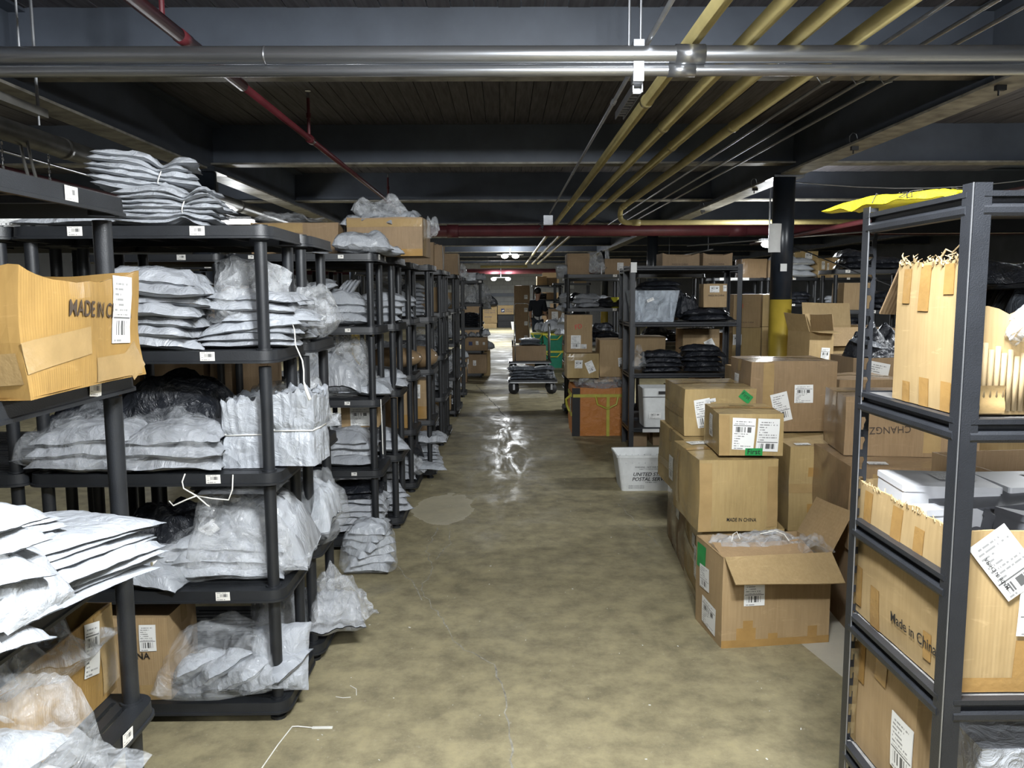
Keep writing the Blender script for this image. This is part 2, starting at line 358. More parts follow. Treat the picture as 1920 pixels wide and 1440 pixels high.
# end wall of painted blocks: courses as pieces
def wall(name, x0, y0, x1, y1, z1, mat):
    b = MB(); b.box(min(x0, x1), min(y0, y1), 0, max(x0, x1), max(y0, y1), z1); return struct(b.obj(name, mat))
wb = wall('wall_back', X0, Y1, X1, Y1 + 0.2, HC, M['mortar'])
blk = MB(); blk.box(-0.195, -0.035, 0.005, 0.195, 0.0, 0.195); blkm = blk.mesh('block', M['brick'])
for j in range(17):
    for i in range(15):
        place('block', blkm, wb, (-2.6 + 0.4 * i + (0.2 if j % 2 else 0), Y1, 0.2 * j))
wall('wall_left', X0 - 0.2, Y0, X0, Y1, HC, M['walldark']); wall('wall_right', X1, Y0, X1 + 0.2, Y1, HC, M['walldark']); wall('wall_front', X0, Y0 - 0.2, X1, Y0, HC, M['walldark'])
b = MB(); b.box(-1.6, Y1 - 0.10, 1.45, 1.0, Y1 - 0.036, 1.60); struct(b.obj('trim_1', M['beam']))
# ceiling: a slab with planks below it
b = MB(); b.box(X0, Y0, HC, X1, Y1, HC + 0.2); ceil = struct(b.obj('ceiling', M['beam']))
for k in range(100):
    b = MB() if k == 0 else b
    if k == 0:
        b.box(-0.068, Y0, -0.03, 0.068, Y1, 0.0); pm = b.mesh('plank', M['plank'])
    place('plank', pm, ceil, (-7.2 + 0.142 * k, 0, HC - (0.003 if k % 3 == 0 else 0)))
# steel beams: I sections, bottom flange a separate paler, mottled part
def ibeam(name, axis, pos, a0, a1, z0, h, fw=0.19, tw=0.02, tf=0.018):
    P = [(-fw / 2, tf + .001), (-tw / 2, tf + .001), (-tw / 2, h - tf), (-fw / 2, h - tf), (-fw / 2, h), (fw / 2, h), (fw / 2, h - tf), (tw / 2, h - tf), (tw / 2, tf + .001), (fw / 2, tf + .001)]
    fn = (lambda p, q, a: (a, pos + p, z0 + q)) if axis == 'x' else (lambda p, q, a: (pos + p, a, z0 + q))
    b = MB(); b.prism(P, fn, a0, a1); o = struct(b.obj(name, M['beam']))
    b = MB(); b.prism([(-fw / 2, 0), (fw / 2, 0), (fw / 2, tf), (-fw / 2, tf)], fn, a0, a1); b.obj('flange', M['flange'], o)
    return o
for y in (1.8, 5.1, 8.5, 11.8, 15.7, 19.3, 22.8, 26.2, 29.6, 33.0, 36.4): ibeam('cross_beam', 'x', y, X0, X1, 2.92, 0.43)
for x in (-3.0, 3.02, 9.0): ibeam('long_beam', 'y', x, Y0, Y1, 2.82, 0.50, 0.23)
def column(x, y, r, yel):
    o = struct(thing('column', 'dark painted round steel column', 'column', (x, y, 0)))
    b = MB(); b.cyl((0, 0, yel or 0.02), (0, 0, 2.80), r, n=24); b.obj('shaft', M['pcol'], o, True)
    if yel: b = MB(); b.cyl((0, 0, 0.02), (0, 0, yel), r + .002, n=24); b.obj('painted_base', M['yellow_col'], o, True)
    b = MB(); b.box(-r * 1.4, -r * 1.4, 2.80, r * 1.4, r * 1.4, 2.84); b.box(-r * 1.4, -r * 1.4, 0, r * 1.4, r * 1.4, 0.02); b.obj('end_plate', M['pcol'], o)
    for k in ('label', 'category'): del o[k]
    return o
LABELS.clear()
c1 = column(3.0, 8.7, 0.115, 1.52); c2 = column(3.0, 16.3, 0.11, 1.5); column(-3.0, 8.2, 0.13, 0); column(3.0, 24.0, 0.11, 1.5); column(-3.0, 16.3, 0.11, 1.5)
b = MB(); b.box(-0.055, -0.122, 1.82, 0.015, -0.119, 1.90); b.obj('notice', M['lab2'], c1)
b = MB(); b.grid(lambda u, v: (-0.19 + 0.13 * u, -0.121 - 0.02 * math.sin(3 * u) + .01 * math.sin(5 * v), 2.02 + 0.30 * v), 5, 6); b.obj('paper_sheet', M['paper'], c1, True)
# pipes and conduits under the beams
def pipe(name, pts, r, mat, label, n=14, coup=(), hang=()):
    b = MB(); b.tube(pts, r, n); o = b.obj(name, mat, None, True); tag(o, label, 'pipe')
    for (p, q, rr) in coup: c = MB(); c.cyl(p, q, rr, n=n); c.obj('coupling', mat, o, True)
    for (x, y, z) in hang: c = MB(); c.cyl((x, y, z), (x, y, HC - .02), 0.006, n=6); c.obj('hanger_rod', M['conduit'], o)
    return o
def arc(p, q, s, n=6):   # rounded corner p-q-s
    p, q, s = Vector(p), Vector(q), Vector(s); return [((1 - t) ** 2 * p + 2 * t * (1 - t) * q + t * t * s) for t in [i / n for i in range(n + 1)]]
pipe('galvanised_pipe', [(X0, 3.95, 2.725), (X1, 3.95, 2.725)], 0.041, M['galv'], 'thick upper galvanised pipe running crosswise under the ceiling near the camera', 18,
     [((0.82, 3.95, 2.725), (0.96, 3.95, 2.725), 0.047), ((-1.13, 3.95, 2.725), (-1.12, 3.95, 2.725), 0.0425)], [(-2.28, 3.95, 2.76), (0.655, 3.95, 2.76), (0.60, 3.95, 2.76)])
pipe('galvanised_pipe', [(X0, 3.97, 2.658), (X1, 3.97, 2.658)], 0.027, M['galv'], 'thinner galvanised pipe tucked right beneath the thick crosswise pipe', 16, [((0.79, 3.97, 2.658), (0.92, 3.97, 2.658), 0.032)])
# slotted strut that carries them
st = MB(); st.box(0.62, 3.93, 2.60, 0.67, 4.01, 2.79); so = st.obj('strut_bracket', M['conduit']); tag(so, 'slotted steel bracket clasping both galvanised crosswise pipes', 'bracket')
b = MB(); b.box(0.63, 4.0, 2.60, 0.675, 4.62, 2.605)
for k in range(9): b.box(0.634, 4.05 + .06 * k, 2.57, 0.671, 4.08 + .06 * k, 2.601)
b.box(0.628, 4.0, 2.565, 0.633, 4.62, 2.605); b.box(0.672, 4.0, 2.565, 0.677, 4.62, 2.605); b.obj('slotted_channel', M['conduit'], so)
ZY = 2.83
for i, (x, nm) in enumerate(((0.93, 'first'), (1.20, 'second'), (1.43, 'third'))):
    pipe('yellow_pipe', [(x, Y0 + .02, ZY), (x, 34.0, ZY)], 0.038, M['yellow'], f'{nm} yellow gas pipe counted from the aisle centre, running lengthwise overhead', 16,
         [((x, 5.3 + .8 * i + 6 * k, ZY), (x, 5.36 + .8 * i + 6 * k, ZY), 0.043) for k in range(4)])
pipe('yellow_pipe', [(1.72, Y0 + .02, ZY), (1.72, 11.75, ZY)] + arc((1.72, 11.8, ZY), (1.72, 12.0, ZY), (1.72, 12.0, ZY - .1)) + arc((1.72, 12.0, 2.74), (1.72, 12.0, 2.63), (1.84, 12.0, 2.63)) + [(9.0, 12.0, 2.63)], 0.038, M['yellow'],
     'fourth yellow gas pipe that elbows down and off along the maroon main', 16, [((1.72, 6.1, ZY), (1.72, 6.16, ZY), 0.043), ((1.72, 11.6, ZY), (1.72, 11.72, ZY), 0.046), ((1.9, 12, 2.63), (2.02, 12, 2.63), 0.046)])
pipe('yellow_pipe', [(-0.9, 31.0, 2.62), (0.9, 31.0, 2.62)], 0.05, M['yellow'], 'short yellow pipe running crosswise far down the aisle', 10, (), [(-.6, 31.0, 2.62), (.6, 31.0, 2.62)])
pipe('sprinkler_main', [(X0, 14.4, 2.70), (X1, 14.4, 2.70)], 0.10, M['maroon'], 'fat maroon sprinkler main running crosswise above the racks', 18, [((4.0, 14.4, 2.7), (4.3, 14.4, 2.7), 0.115), ((-1.0, 14.4, 2.7), (-0.8, 14.4, 2.7), 0.115)])
pipe('sprinkler_main', [(X0, 34.2, 2.52), (X1, 34.2, 2.52)], 0.11, M['maroon'], 'distant maroon main near the pale end wall', 12)
sp = pipe('sprinkler_pipe', [(-1.58, Y0, 2.86), (-1.58, 5.05, 2.86)], 0.033, M['red'], 'thick red sprinkler pipe running lengthwise at the upper left', 14, [((-1.58, 3.35, 2.86), (-1.58, 3.45, 2.86), 0.042)])
sp2 = pipe('sprinkler_pipe', [(-1.58, 4.10, 2.86), (-1.58, 14.3, 2.86)], 0.024, M['red'], 'thinner red sprinkler pipe carrying on from the thick one overhead', 12, [((-1.58, 4.08, 2.86), (-1.58, 4.2, 2.86), 0.036), ((-1.58, 6.7, 2.86), (-1.58, 6.82, 2.86), 0.034), ((-1.58, 11.2, 2.86), (-1.58, 11.3, 2.86), 0.034)])
for y in (3.9, 6.72, 11.2):
    b = MB(); b.cyl((-1.58, y, 2.86), (-1.58, y, 3.18), 0.013, n=8); b.cyl((-1.58, y, 3.02), (-1.58, y, 3.06), 0.02, n=8); rs = b.obj('riser', M['red'], sp2)
    b = MB(); b.cyl((-1.58, y, 3.18), (-1.58, y, 3.22), 0.012, n=8); b.cyl((-1.58, y, 3.235), (-1.58, y, 3.24), 0.024, n=10); b.obj('sprinkler_head', M['steel'], rs)
pipe('conduit', [(0.70, Y0, 2.80), (0.70, 12.3, 2.80), (0.72, 12.6, 2.7)], 0.0125, M['conduit'], 'thin grey conduit beside the first yellow pipe', 8, [((0.70, 5.2, 2.8), (0.70, 5.26, 2.8), 0.018), ((0.70, 8.2, 2.8), (0.70, 8.26, 2.8), 0.018)])
b = MB(); b.box(0.60, 12.2, 2.62, 0.74, 12.32, 2.76); jb = b.obj('junction_box', M['conduit']); tag(jb, 'grey junction box trailing dark wires at the end of the thin conduit', 'junction box')
b = MB()
for k in range(7): b.tube([(0.59 + .02 * math.cos(k * 2.2), 12.25, 2.72 - .02 * k), (0.55 + .03 * math.sin(k * 1.7), 12.25, 2.69 - .02 * k), (0.59, 12.25 + .02 * math.cos(k), 2.66 - .02 * k)], 0.006, 6)
b.obj('wires', M['beam'], jb)
for i, x in enumerate((1.98, 2.19, 2.36)):
    pipe('conduit', [(x, Y0, 2.88), (x, 16.0, 2.88)], 0.011, M['conduit'], f'{("nearest", "middle", "outer")[i]} of three thin conduits past the yellow pipes', 8, [((x, 4.4, 2.88), (x, 4.47, 2.88), 0.017)])
    b = MB(); b.tube([(x - .05, 5.0, 2.93), (x - .08, 5.0, 2.89), (x - .05, 5.0, 2.85), (x, 5.0, 2.865)], 0.004, 6); o = b.obj('wire_loop', M['conduit']); tag(o, f'small wire loop hooked under the {("nearest", "middle", "outer")[i]} thin conduit', 'wire')
pipe('duct_pipe', [(-3.32, Y0, 2.70), (-3.32, 13.5, 2.70)], 0.075, M['dullpipe'], 'fat dull pipe running lengthwise beside the long beam at the upper left', 18, [((-3.32, 6.2, 2.70), (-3.32, 6.26, 2.70), 0.08), ((-3.32, 10.2, 2.70), (-3.32, 10.26, 2.70), 0.08)])
pipe('conduit', [(-3.62, Y0, 2.64), (-3.62, 12, 2.64)], 0.012, M['conduit'], 'pale thin conduit beyond the fat dull pipe', 8)
pipe('sprinkler_pipe', [(-3.85, Y0, 2.56), (-3.85, 12, 2.56)], 0.035, M['red'], 'red pipe just above the nearest black rack top', 12)
pipe('sprinkler_pipe', [(4.9, Y0, 2.55), (4.9, 16.0, 2.55)], 0.035, M['red'], 'red pipe running lengthwise beyond the yellow bag', 12, [((4.9, 6.4, 2.55), (4.9, 6.5, 2.55), 0.045)])
pipe('conduit', [(4.3, 16.6, 2.48), (4.3, 22, 2.5)], 0.02, M['conduit'], 'far conduit seen above the clear tub rack', 8, (), [(4.3, 17, 2.48), (4.3, 21, 2.5)])
pipe('conduit', [(3.4, 15.0, 2.46), (6.4, 13.0, 2.60)], 0.014, M['conduit'], 'slanting conduit behind the maroon main', 8)
pipe('cable', [(3.1 + 0.35 * k, 8.9 - .1 * k, 2.80 - 0.16 * math.sin(math.pi * k / 9) + .008 * k) for k in range(10)], 0.006, M['conduit'], 'slack pale cable drooping from the column top', 6)
pipe('strap', [(3.08, 8.58, 2.08), (3.9, 7.9, 1.62)], 0.006, M['rubber'], 'thin black cord slanting down from the column', 6)
for i, y in enumerate((5.47, 6.02)):
    b = MB()
    for k in range(9): b.cyl((-3.32, y, 2.64 - .026 * k), (-3.32, y + (.008 if k % 2 else 0), 2.62 - .026 * k), 0.008 if k % 2 else 0.004, n=6)
    b.cyl((-3.32, y, 2.41), (-3.37, y - .05, 2.34), 0.007, n=6); b.cyl((-3.32, y, 2.41), (-3.27, y + .07, 2.34), 0.004, n=6)
    o = b.obj('hanging_chain', M['steel']); tag(o, f'{("first", "second")[i]} short chain hanging from the fat dull pipe', 'chain')
b = MB()
for dx in (0, .05): b.tube([(-3.32 + dx, 5.68, 2.66), (-3.30 + dx, 5.68, 2.52), (-3.27 + dx, 5.68, 2.38)], 0.011, 6)
o = b.obj('flexible_cable', M['dullpipe']); tag(o, 'pair of dark ribbed cables hanging between the two chains', 'cable')
b = MB(); b.box(-2.575, 3.1, 2.58, -2.53, 4.62, 2.625); o = b.obj('strut_channel', M['dullpipe']); tag(o, 'dark channel hung on a rod behind the thick crosswise pipe', 'channel')
b = MB(); b.cyl((-2.552, 4.56, 2.62), (-2.552, 4.56, HC), 0.009, n=6); b.cyl((-2.552, 4.56, 2.53), (-2.552, 4.56, 2.58), 0.006, n=6); b.obj('threaded_rod', M['conduit'], o)
for i, y in enumerate((4.9, 6.9, 9.6, 12.1)):
    b = MB(); b.box(2.94, y, 2.79, 3.0, y + .03, 2.84); b.cyl((2.96, y + .015, 2.76), (2.96, y + .015, 2.80), 0.006, n=6); o = b.obj('beam_clamp', M['rubber'])
    tag(o, f'{("first", "second", "third", "fourth")[i]} small clamp on the pale long beam past the yellow pipes', 'clamp')
    b = MB(); b.tube([(2.95 + .035 * math.cos(a * .9), y, 2.88 + .05 * math.sin(a * .9)) for a in range(8)], 0.004, 6); b.obj('wire_ring', M['conduit'], o)
# lamps, each with its own light
for (x, y, z, w, kind, lab) in LAMPS:
    o = thing('ceiling_lamp', lab, 'lamp', (x, y, z))
    b = MB(); b.cyl((0, 0, 0.05), (0, 0, HC - z - .03), 0.012, n=8); b.obj('stem', M['steel'], o)
    pos = {'twin': [(-.17, 0), (.17, 0)], 'quad': [(-.3, .1), (.3, .1), (-.3, -.1), (.3, -.1)], 'tube': [(0, 0)], 'single': [(0, 0)]}[kind]
    b = MB(); L = 0.42 if kind == 'tube' else 0.13 if kind == 'single' else 0.24
    b.box(-L, -.05, 0.03, L, .05, 0.06) if kind != 'tube' else b.box(-L, -.08, 0.03, L, .08, 0.06); b.obj('housing', M['steel'], o)
    if kind != 'tube': b = MB(); b.box(-.42 if kind != 'single' else -.14, -.2, .022, .42 if kind != 'single' else .14, .2, .03); b.obj('light_baffle', M['white'], o)  # added plate that keeps the upper point light off the floor
    for (px, py) in pos:
        b = MB()
        if kind == 'tube': b.box(-L, -.06, -.02, L, .06, .03)
        else: b.sphere((px, py, -.02), .11, .11, .07 if kind != 'single' else .05)
        b.obj('bulb', M['bulb'], o, True)
        for ty, e, dz in (('AREA', w * .92, -.14), ('POINT', w * ((4.0 if y < 5 else .35) if kind in ('twin', 'quad', 'single') else .9), .12 if kind != 'tube' else 0)):
            l = bpy.data.lights.new('lamp_light', ty); l.energy = e / len(pos); l.color = COOL
            if ty == 'AREA': l.shape = 'DISK'; l.size = .24
            else: l.shadow_soft_size = .12
            lo = bpy.data.objects.new('lamp_light', l); C.objects.link(lo); lo.parent = o; lo.location = (px + (.2 if ty == 'POINT' and kind == 'tube' else 0), py, dz)
# ---------------------------------------------------------------- black plastic racks
RW, RD, LV = 0.914, 0.457, (0.08, 0.515, 0.955, 1.40, 1.84)
def rr(w, d, r, n=5):
    P = []
    for cx, cy, a0 in ((w / 2 - r, -d / 2 + r, -90), (w / 2 - r, d / 2 - r, 0), (-w / 2 + r, d / 2 - r, 90), (-w / 2 + r, -d / 2 + r, 180)):
        P += [(cx + r * math.cos(math.radians(a0 + 90 * i / n)), cy + r * math.sin(math.radians(a0 + 90 * i / n))) for i in range(n + 1)]
    return P
def plate_mesh():
    b = MB(); o = rr(RW, RD, .055); l = rr(RW + .014, RD + .014, .06); q = rr(RW - .1, RD - .1, .02); n = len(o)
    rings = [(q, 0), (o, 0), (rr(RW + .004, RD + .004, .057), -.034), (l, -.036), (l, -.044), (rr(RW - .01, RD - .01, .05), -.044), (q, -.012)]
    vs = [(x, y, z) for R, z in rings for x, y in R]; m = len(rings)
    b.add(vs, [(k * n + i, k * n + (i + 1) % n, ((k + 1) % m) * n + (i + 1) % n, ((k + 1) % m) * n + i) for k in range(m) for i in range(n)])
    y = -RD / 2 + .05
    while y < RD / 2 - .07: b.box(-RW / 2 + .05, y + .012, -.012, RW / 2 - .05, y + .04, 0); y += .0405
    for i in range(1, 5): x = -RW / 2 + .05 + i * (RW - .1) / 5; b.box(x - .012, -RD / 2 + .05, -.03, x + .012, RD / 2 - .05, -.001)
    for sx in (-1, 1):
        for sy in (-1, 1): b.cyl((sx * (RW / 2 - .05), sy * (RD / 2 - .05), -.044), (sx * (RW / 2 - .05), sy * (RD / 2 - .05), .006), .031, .028, n=14)
    return b.mesh('shelf_plate', M['black'], False)
def smooth_by_angle(me):
    me.polygons.foreach_set('use_smooth', [True] * len(me.polygons))
    try: me.set_sharp_from_angle(angle=math.radians(35))
    except Exception: pass
PLATE = plate_mesh(); smooth_by_angle(PLATE)
b = MB(); b.cyl((0, 0, .006), (0, 0, .385), .0215, .0225, n=16); POST = b.mesh('post', M['black'], True); smooth_by_angle(POST)
b = MB(); b.cyl((0, 0, 0), (0, 0, .012), .03, n=14); b.cyl((0, 0, .012), (0, 0, .038), .019, .022, n=14); FOOT = b.mesh('foot', M['black'], True); smooth_by_angle(FOOT)
b = MB(); b.grid(lambda u, v: (-.0165 + .033 * u, 0, -.0105 + .021 * v), 1, 1); b.box(-.0165, .0003, -.0105, .0165, .001, .0105); b.uv += [[(0, 0)] * 4] * 6; TAG = b.mesh('shelf_tag', M['tagp'])
b = MB(); b.grid(lambda u, v: (-.026 + .052 * u, 0, -.016 + .032 * v), 1, 1); b.box(-.026, .0003, -.016, .026, .001, .016); b.uv += [[(0, 0)] * 4] * 6; TAGB = b.mesh('shelf_tag', M['tagp'])
def make_rack(label, cx, cy, rz=0, tags=(), levels=LV):
    root = thing('shelving_rack', label, 'shelving rack', (cx, cy, 0), math.radians(rz), 'black plastic racks')
    for k, z in enumerate(levels):
        place('shelf_plate', PLATE, root, (0, 0, z))
        for sx in (-1, 1):
            for sy in (-1, 1):
                p = (sx * (RW / 2 - .05), sy * (RD / 2 - .05))
                if k == 0: place('foot', FOOT, root, (*p, 0))
                if k < len(levels) - 1: place('post', POST, root, (*p, z))
    for lv, u, big, yaw in tags:
        o = place('shelf_tag', TAGB if big else TAG, root, (u, -RD / 2 - .0045, levels[lv] - .018))
        o.rotation_euler = (0, math.radians(yaw), 0)
    return root
def endtags(root, lvs):   # a card stuck on the aisle end of a plate
    for lv, y in lvs: o = place('shelf_tag', TAGB, root, (RW / 2 + .005, y, LV[lv] - .018), math.pi / 2)
E_ = 'black plastic rack'
T2 = [(4, -.22, 1, 0), (4, .22, 1, 0)]
RK = {}
def rk(key, label, cx, cy, rz=0, tags=()): RK[key] = (make_rack(label, cx, cy, rz, tags), cx, cy, rz)
rk('A', 'nearest black rack, turned so its long edge faces the aisle', -1.183, 1.636, 90, [(4, .17, 1, 0), (3, .22, 1, 8), (2, .31, 1, -6), (1, .27, 1, 4)])
rk('B', 'black five-shelf rack of grey mailers facing the camera, second along the aisle', -1.275, 3.078, 0, [(4, -.22, 1, 0), (4, .205, 1, 0), (3, .22, 1, 0), (2, .22, 1, -1), (1, .235, 1, -1)])
rk('Bi', 'black rack on the inner side of the second aisle rack', -2.20, 3.078, 0, T2)
rk('C', 'black rack standing back to back behind the second aisle rack', -1.255, 3.565, 180)
rk('Ci', 'inner black rack back to back in the second row', -2.18, 3.565, 180, T2)
rk('D', 'black rack with a carton and grey bag on its top, fourth along the aisle', -1.22, 5.08, 0, [(4, -.29, 0, 0), (4, .245, 0, 0), (3, .275, 0, 0), (2, .26, 0, 2), (1, .29, 0, 0)])
rk('Di', 'inner black rack of the third row, dark behind the mailers', -2.145, 5.08, 0, T2)
rk('E', 'black rack back to back behind the fourth aisle rack', -1.157, 5.555, 180)
rk('Ei', 'inner black rack back to back in the third row', -2.08, 5.555, 180, T2)
rk('F', 'black rack with narrow upright cartons on its fourth shelf', -1.167, 6.56, 0, [(4, .2, 0, 0), (3, .2, 0, 0)])
rk('Fi', 'inner black rack of the fourth row', -2.09, 6.56, 0, T2)
rk('G', 'black rack with pleated mailer stacks behind the narrow upright cartons', -1.06, 7.045, 180)
rk('H', 'black rack at the start of the fifth aisle row, edge on', -1.08, 8.55, 0)
rk('I', 'black rack backing the fifth aisle row', -1.07, 9.03, 180)
rk('J', 'black rack at the start of the sixth aisle row, edge on', -1.06, 10.55, 0)
rk('K', 'black rack backing the sixth aisle row', -1.05, 11.03, 180)
rk('L', 'black rack at the start of the seventh aisle row, edge on', -1.05, 12.5, 0)
rk('N', 'black rack of clear bags and dark mailers far down the aisle', -0.86, 15.45, 0, [(4, .41, 1, 0), (3, 0, 1, 0)])
rk('O', 'black rack behind the far rack of clear bags', -0.92, 18.4, 0)
for k, lv in (('D', [(4, -.14), (4, .1)]), ('H', [(4, -.1), (4, .1), (3, .1), (2, 0)]), ('J', [(4, -.1), (4, .1), (2, .1)]), ('L', [(4, 0), (3, .1), (1, 0)])): endtags(RK[k][0], lv)
rk('R1', 'black rack behind the stacked cartons on the orange sack', 1.25, 10.75, 0, [(4, .2, 1, 0), (3, .2, 1, 0), (2, .2, 1, 0)])
rk('R1i', 'black rack beyond the clear tub, next to the yellow canister', 2.18, 10.75, 0, [(3, .1, 1, 0)])
rk('R2', 'black rack hung with white bags on its end, past the carton stack', 1.44, 13.3, 0)
rk('R3', 'black rack of dark goods behind the walking person', 1.32, 25.0, 0, [(4, .1, 1, 0)])
rk('R4', 'black rack of dark goods nearer than the green buckets', 1.66, 19.8, 0)
rk('R5', 'black rack of dim boxes beside the person, deepest of the right row', 1.7, 29.5, 0)
for i, x in enumerate((3.98, 4.90, 5.82, 6.74)):
    rk(f'S{i}', ('black rack with a long white shelf strip behind the column', 'black rack of white bundles right beside the yellow column', 'black rack of silver bundles and a wide carton beyond the column', 'black rack mostly hidden behind the steel rack post')[i], x, 13.85, 0, [(4, .02, 1, 0), (3, 0.02, 1, 0)])
rk('S4', 'black rack seen through the steel rack above the dark open carton', 4.05, 9.0, 0, [(4, -.3, 1, 0), (3, 0, 1, 0)])
b = MB(); b.grid(lambda u, v: (-.33 + .5 * u, 0, -.02 + .045 * v), 1, 1); o = b.obj('shelf_strip', M['lab3'], RK['S0'][0], loc=(0, -RD / 2 - .008, 1.82))
def on(key, lv, x, y):  # world position of a spot on a rack shelf; x, y local to the rack
    _, cx, cy, rz = RK[key]; a = math.radians(rz)
    return (cx + x * math.cos(a) - y * math.sin(a), cy + x * math.sin(a) + y * math.cos(a), LV[lv])
# ---------------------------------------------------------------- mailers, bags
def pillow(name, seed, w, d, t, mat, nx=22, ny=16, wr=1.0, q=.55, tail=0.0, lump=0.0, sag=0.0, pinch=None, fold=0.0):
    r = rnd(seed); ox, oy = r.uniform(0, 90), r.uniform(0, 90); e = t * .28
    ja = [(r.uniform(-.012, .012), r.uniform(-.012, .012)) for _ in range(4)]
    def base(u, v):
        a, c = 2 * u - 1, 2 * v - 1
        jx = sum(j[0] * ((1 + sa * a) * (1 + sc * c)) / 4 for j, (sa, sc) in zip(ja, ((-1, -1), (1, -1), (1, 1), (-1, 1))))
        jy = sum(j[1] * ((1 + sa * a) * (1 + sc * c)) / 4 for j, (sa, sc) in zip(ja, ((-1, -1), (1, -1), (1, 1), (-1, 1))))
        bow = 1 - .05 * (1 - c * c) if abs(a) > .8 else 1
        x = a * w / 2 * bow + jx + .006 * nz(a * 3 + ox, c * 3, 1) * wr; y = c * d / 2 + jy + .006 * nz(a * 3, c * 3 + oy, 2) * wr
        if pinch: s = 1 - pinch[1] * math.exp(-((a - pinch[0]) / pinch[2]) ** 2); y *= s
        aa = a if not tail else max(-1, min(1, (a + tail) / (1 - tail)) if a > -.2 else a)
        P = max(0, (1 - abs(aa) ** 3.2)) ** q * max(0, (1 - abs(c) ** 3.2)) ** q
        return a, c, x, y, P
    def ridges(a, c):
        n1 = 1 - abs(nz(a * 2.6 * w / .3 + ox, c * 2.6 * d / .3 + oy, 0)) * 2.2; n2 = 1 - abs(nz(a * 5.5 * w / .3 + oy, c * 5.5 * d / .3 + ox, 5)) * 2.2
        rad = math.sin(math.atan2(c, a) * 9 + ox) * max(0, math.hypot(a, c) - .55) * .6
        return (n1 * .0045 + n2 * .0028 + rad * .004) * wr
    def zoff(a, c): return sag * (a * a) + fold * a + lump * min(t, .12) * nz(a * 1.3 + ox, c * 1.3 + oy, 9) * .55
    b = MB()
    def top(u, v):
        a, c, x, y, P = base(u, v); th = (t - e) * P
        if pinch: th *= 1 - pinch[1] * .75 * math.exp(-((a - pinch[0]) / pinch[2]) ** 2)
        return (x, y, e + th * (1 + lump * nz(a * 2.1 + oy, c * 2.1 + ox, 4)) + ridges(a, c) * min(1, P * 2.0 + .35) + zoff(a, c) + (.012 * nz(a * 4 + ox, c * 4, 7) if tail and P < .05 else 0))
    def bot(u, v):
        a, c, x, y, P = base(1 - u, v); q0 = top(1 - u, v)[2]
        edge = min(1, P * 6); return (x, y, (q0 - .0015) * (1 - edge) + edge * (e * (1 - P) + zoff(a, c) * .9 + .002))
    b.grid(top, nx, ny); b.grid(bot, nx, ny)
    me = b.mesh(name, mat, True); zs = min(v.co.z for v in me.vertices)
    for v in me.vertices: v.co.z -= zs
    return me
LIB = {}
def mailer_mesh(kind, k):
    key = (kind, k)
    if key not in LIB:
        mats = {'w': 'mailer_w', 'g': 'mailer', 'd': 'mailer_d', 'k': 'mailer_k', 'c': 'mailer_g', 'y': 'ybag'}
        r = rnd(hash((kind, k)) % 9973 if False else ord(kind) * 31 + k * 7)
        LIB[key] = pillow('mailer', r.randint(0, 9999), 1.0 * .33, .26, .05, M[mats[kind]], sag=r.uniform(-.012, .004), lump=.3, wr=1.2)
    return LIB[key]
ORD = ('lowest', 'second', 'third', 'fourth', 'fifth', 'sixth', 'seventh', 'eighth', 'ninth', 'tenth', 'eleventh', 'twelfth')
def mailer_at(kind, k, loc, rz, sx, sy, sz, label, group, tilt=(0, 0)):
    o = place('mailer', mailer_mesh(kind, k), None, loc); o.rotation_euler = (tilt[0], tilt[1], rz); o.scale = (sx / .33, sy / .26, sz / .05)
    return tag(o, label, 'mailer', group)
COL = {'w': 'white', 'g': 'light grey', 'd': 'dim grey', 'k': 'black', 'c': 'charcoal', 'y': 'yellow'}
def stack(kind, loc, n, w, d, t, where, group, seed=0, rz=0.0, jit=.03, tilt=(0, 0), jr=.12, press=.72):
    r = rnd(seed + 77); x, y, z = loc
    for i in range(n):
        tt = t * r.uniform(.85, 1.15); nm = ORD[min(i, 11)] if n > 1 else ''
        if n > 1 and i == n - 1: nm = 'topmost'
        lab = f'{COL[kind]} mailer, {nm} in {where}'
        mailer_at(kind, r.randint(0, 5), (x + r.uniform(-jit, jit), y + r.uniform(-jit, jit), z), rz + r.uniform(-jr, jr), w * r.uniform(.93, 1.05), d * r.uniform(.93, 1.05), tt, lab, group, (tilt[0] + r.uniform(-.02, .02), tilt[1] + r.uniform(-.02, .02)))
        z += tt * press
    return z
def bag(name, seed, w, d, t, loc, label, mat='clear', rz=0.0, tilt=(0, 0), tail=.2, lump=.7, wr=2.0, cat='bag', group=None, nx=26, ny=20, sag=0.0, q=.45):
    o = place(name, pillow(name, seed, w, d, t, M[mat], nx, ny, wr, q, tail, lump, sag), None, loc); o.rotation_euler = (tilt[0], tilt[1], rz)
    return tag(o, label, cat, group)
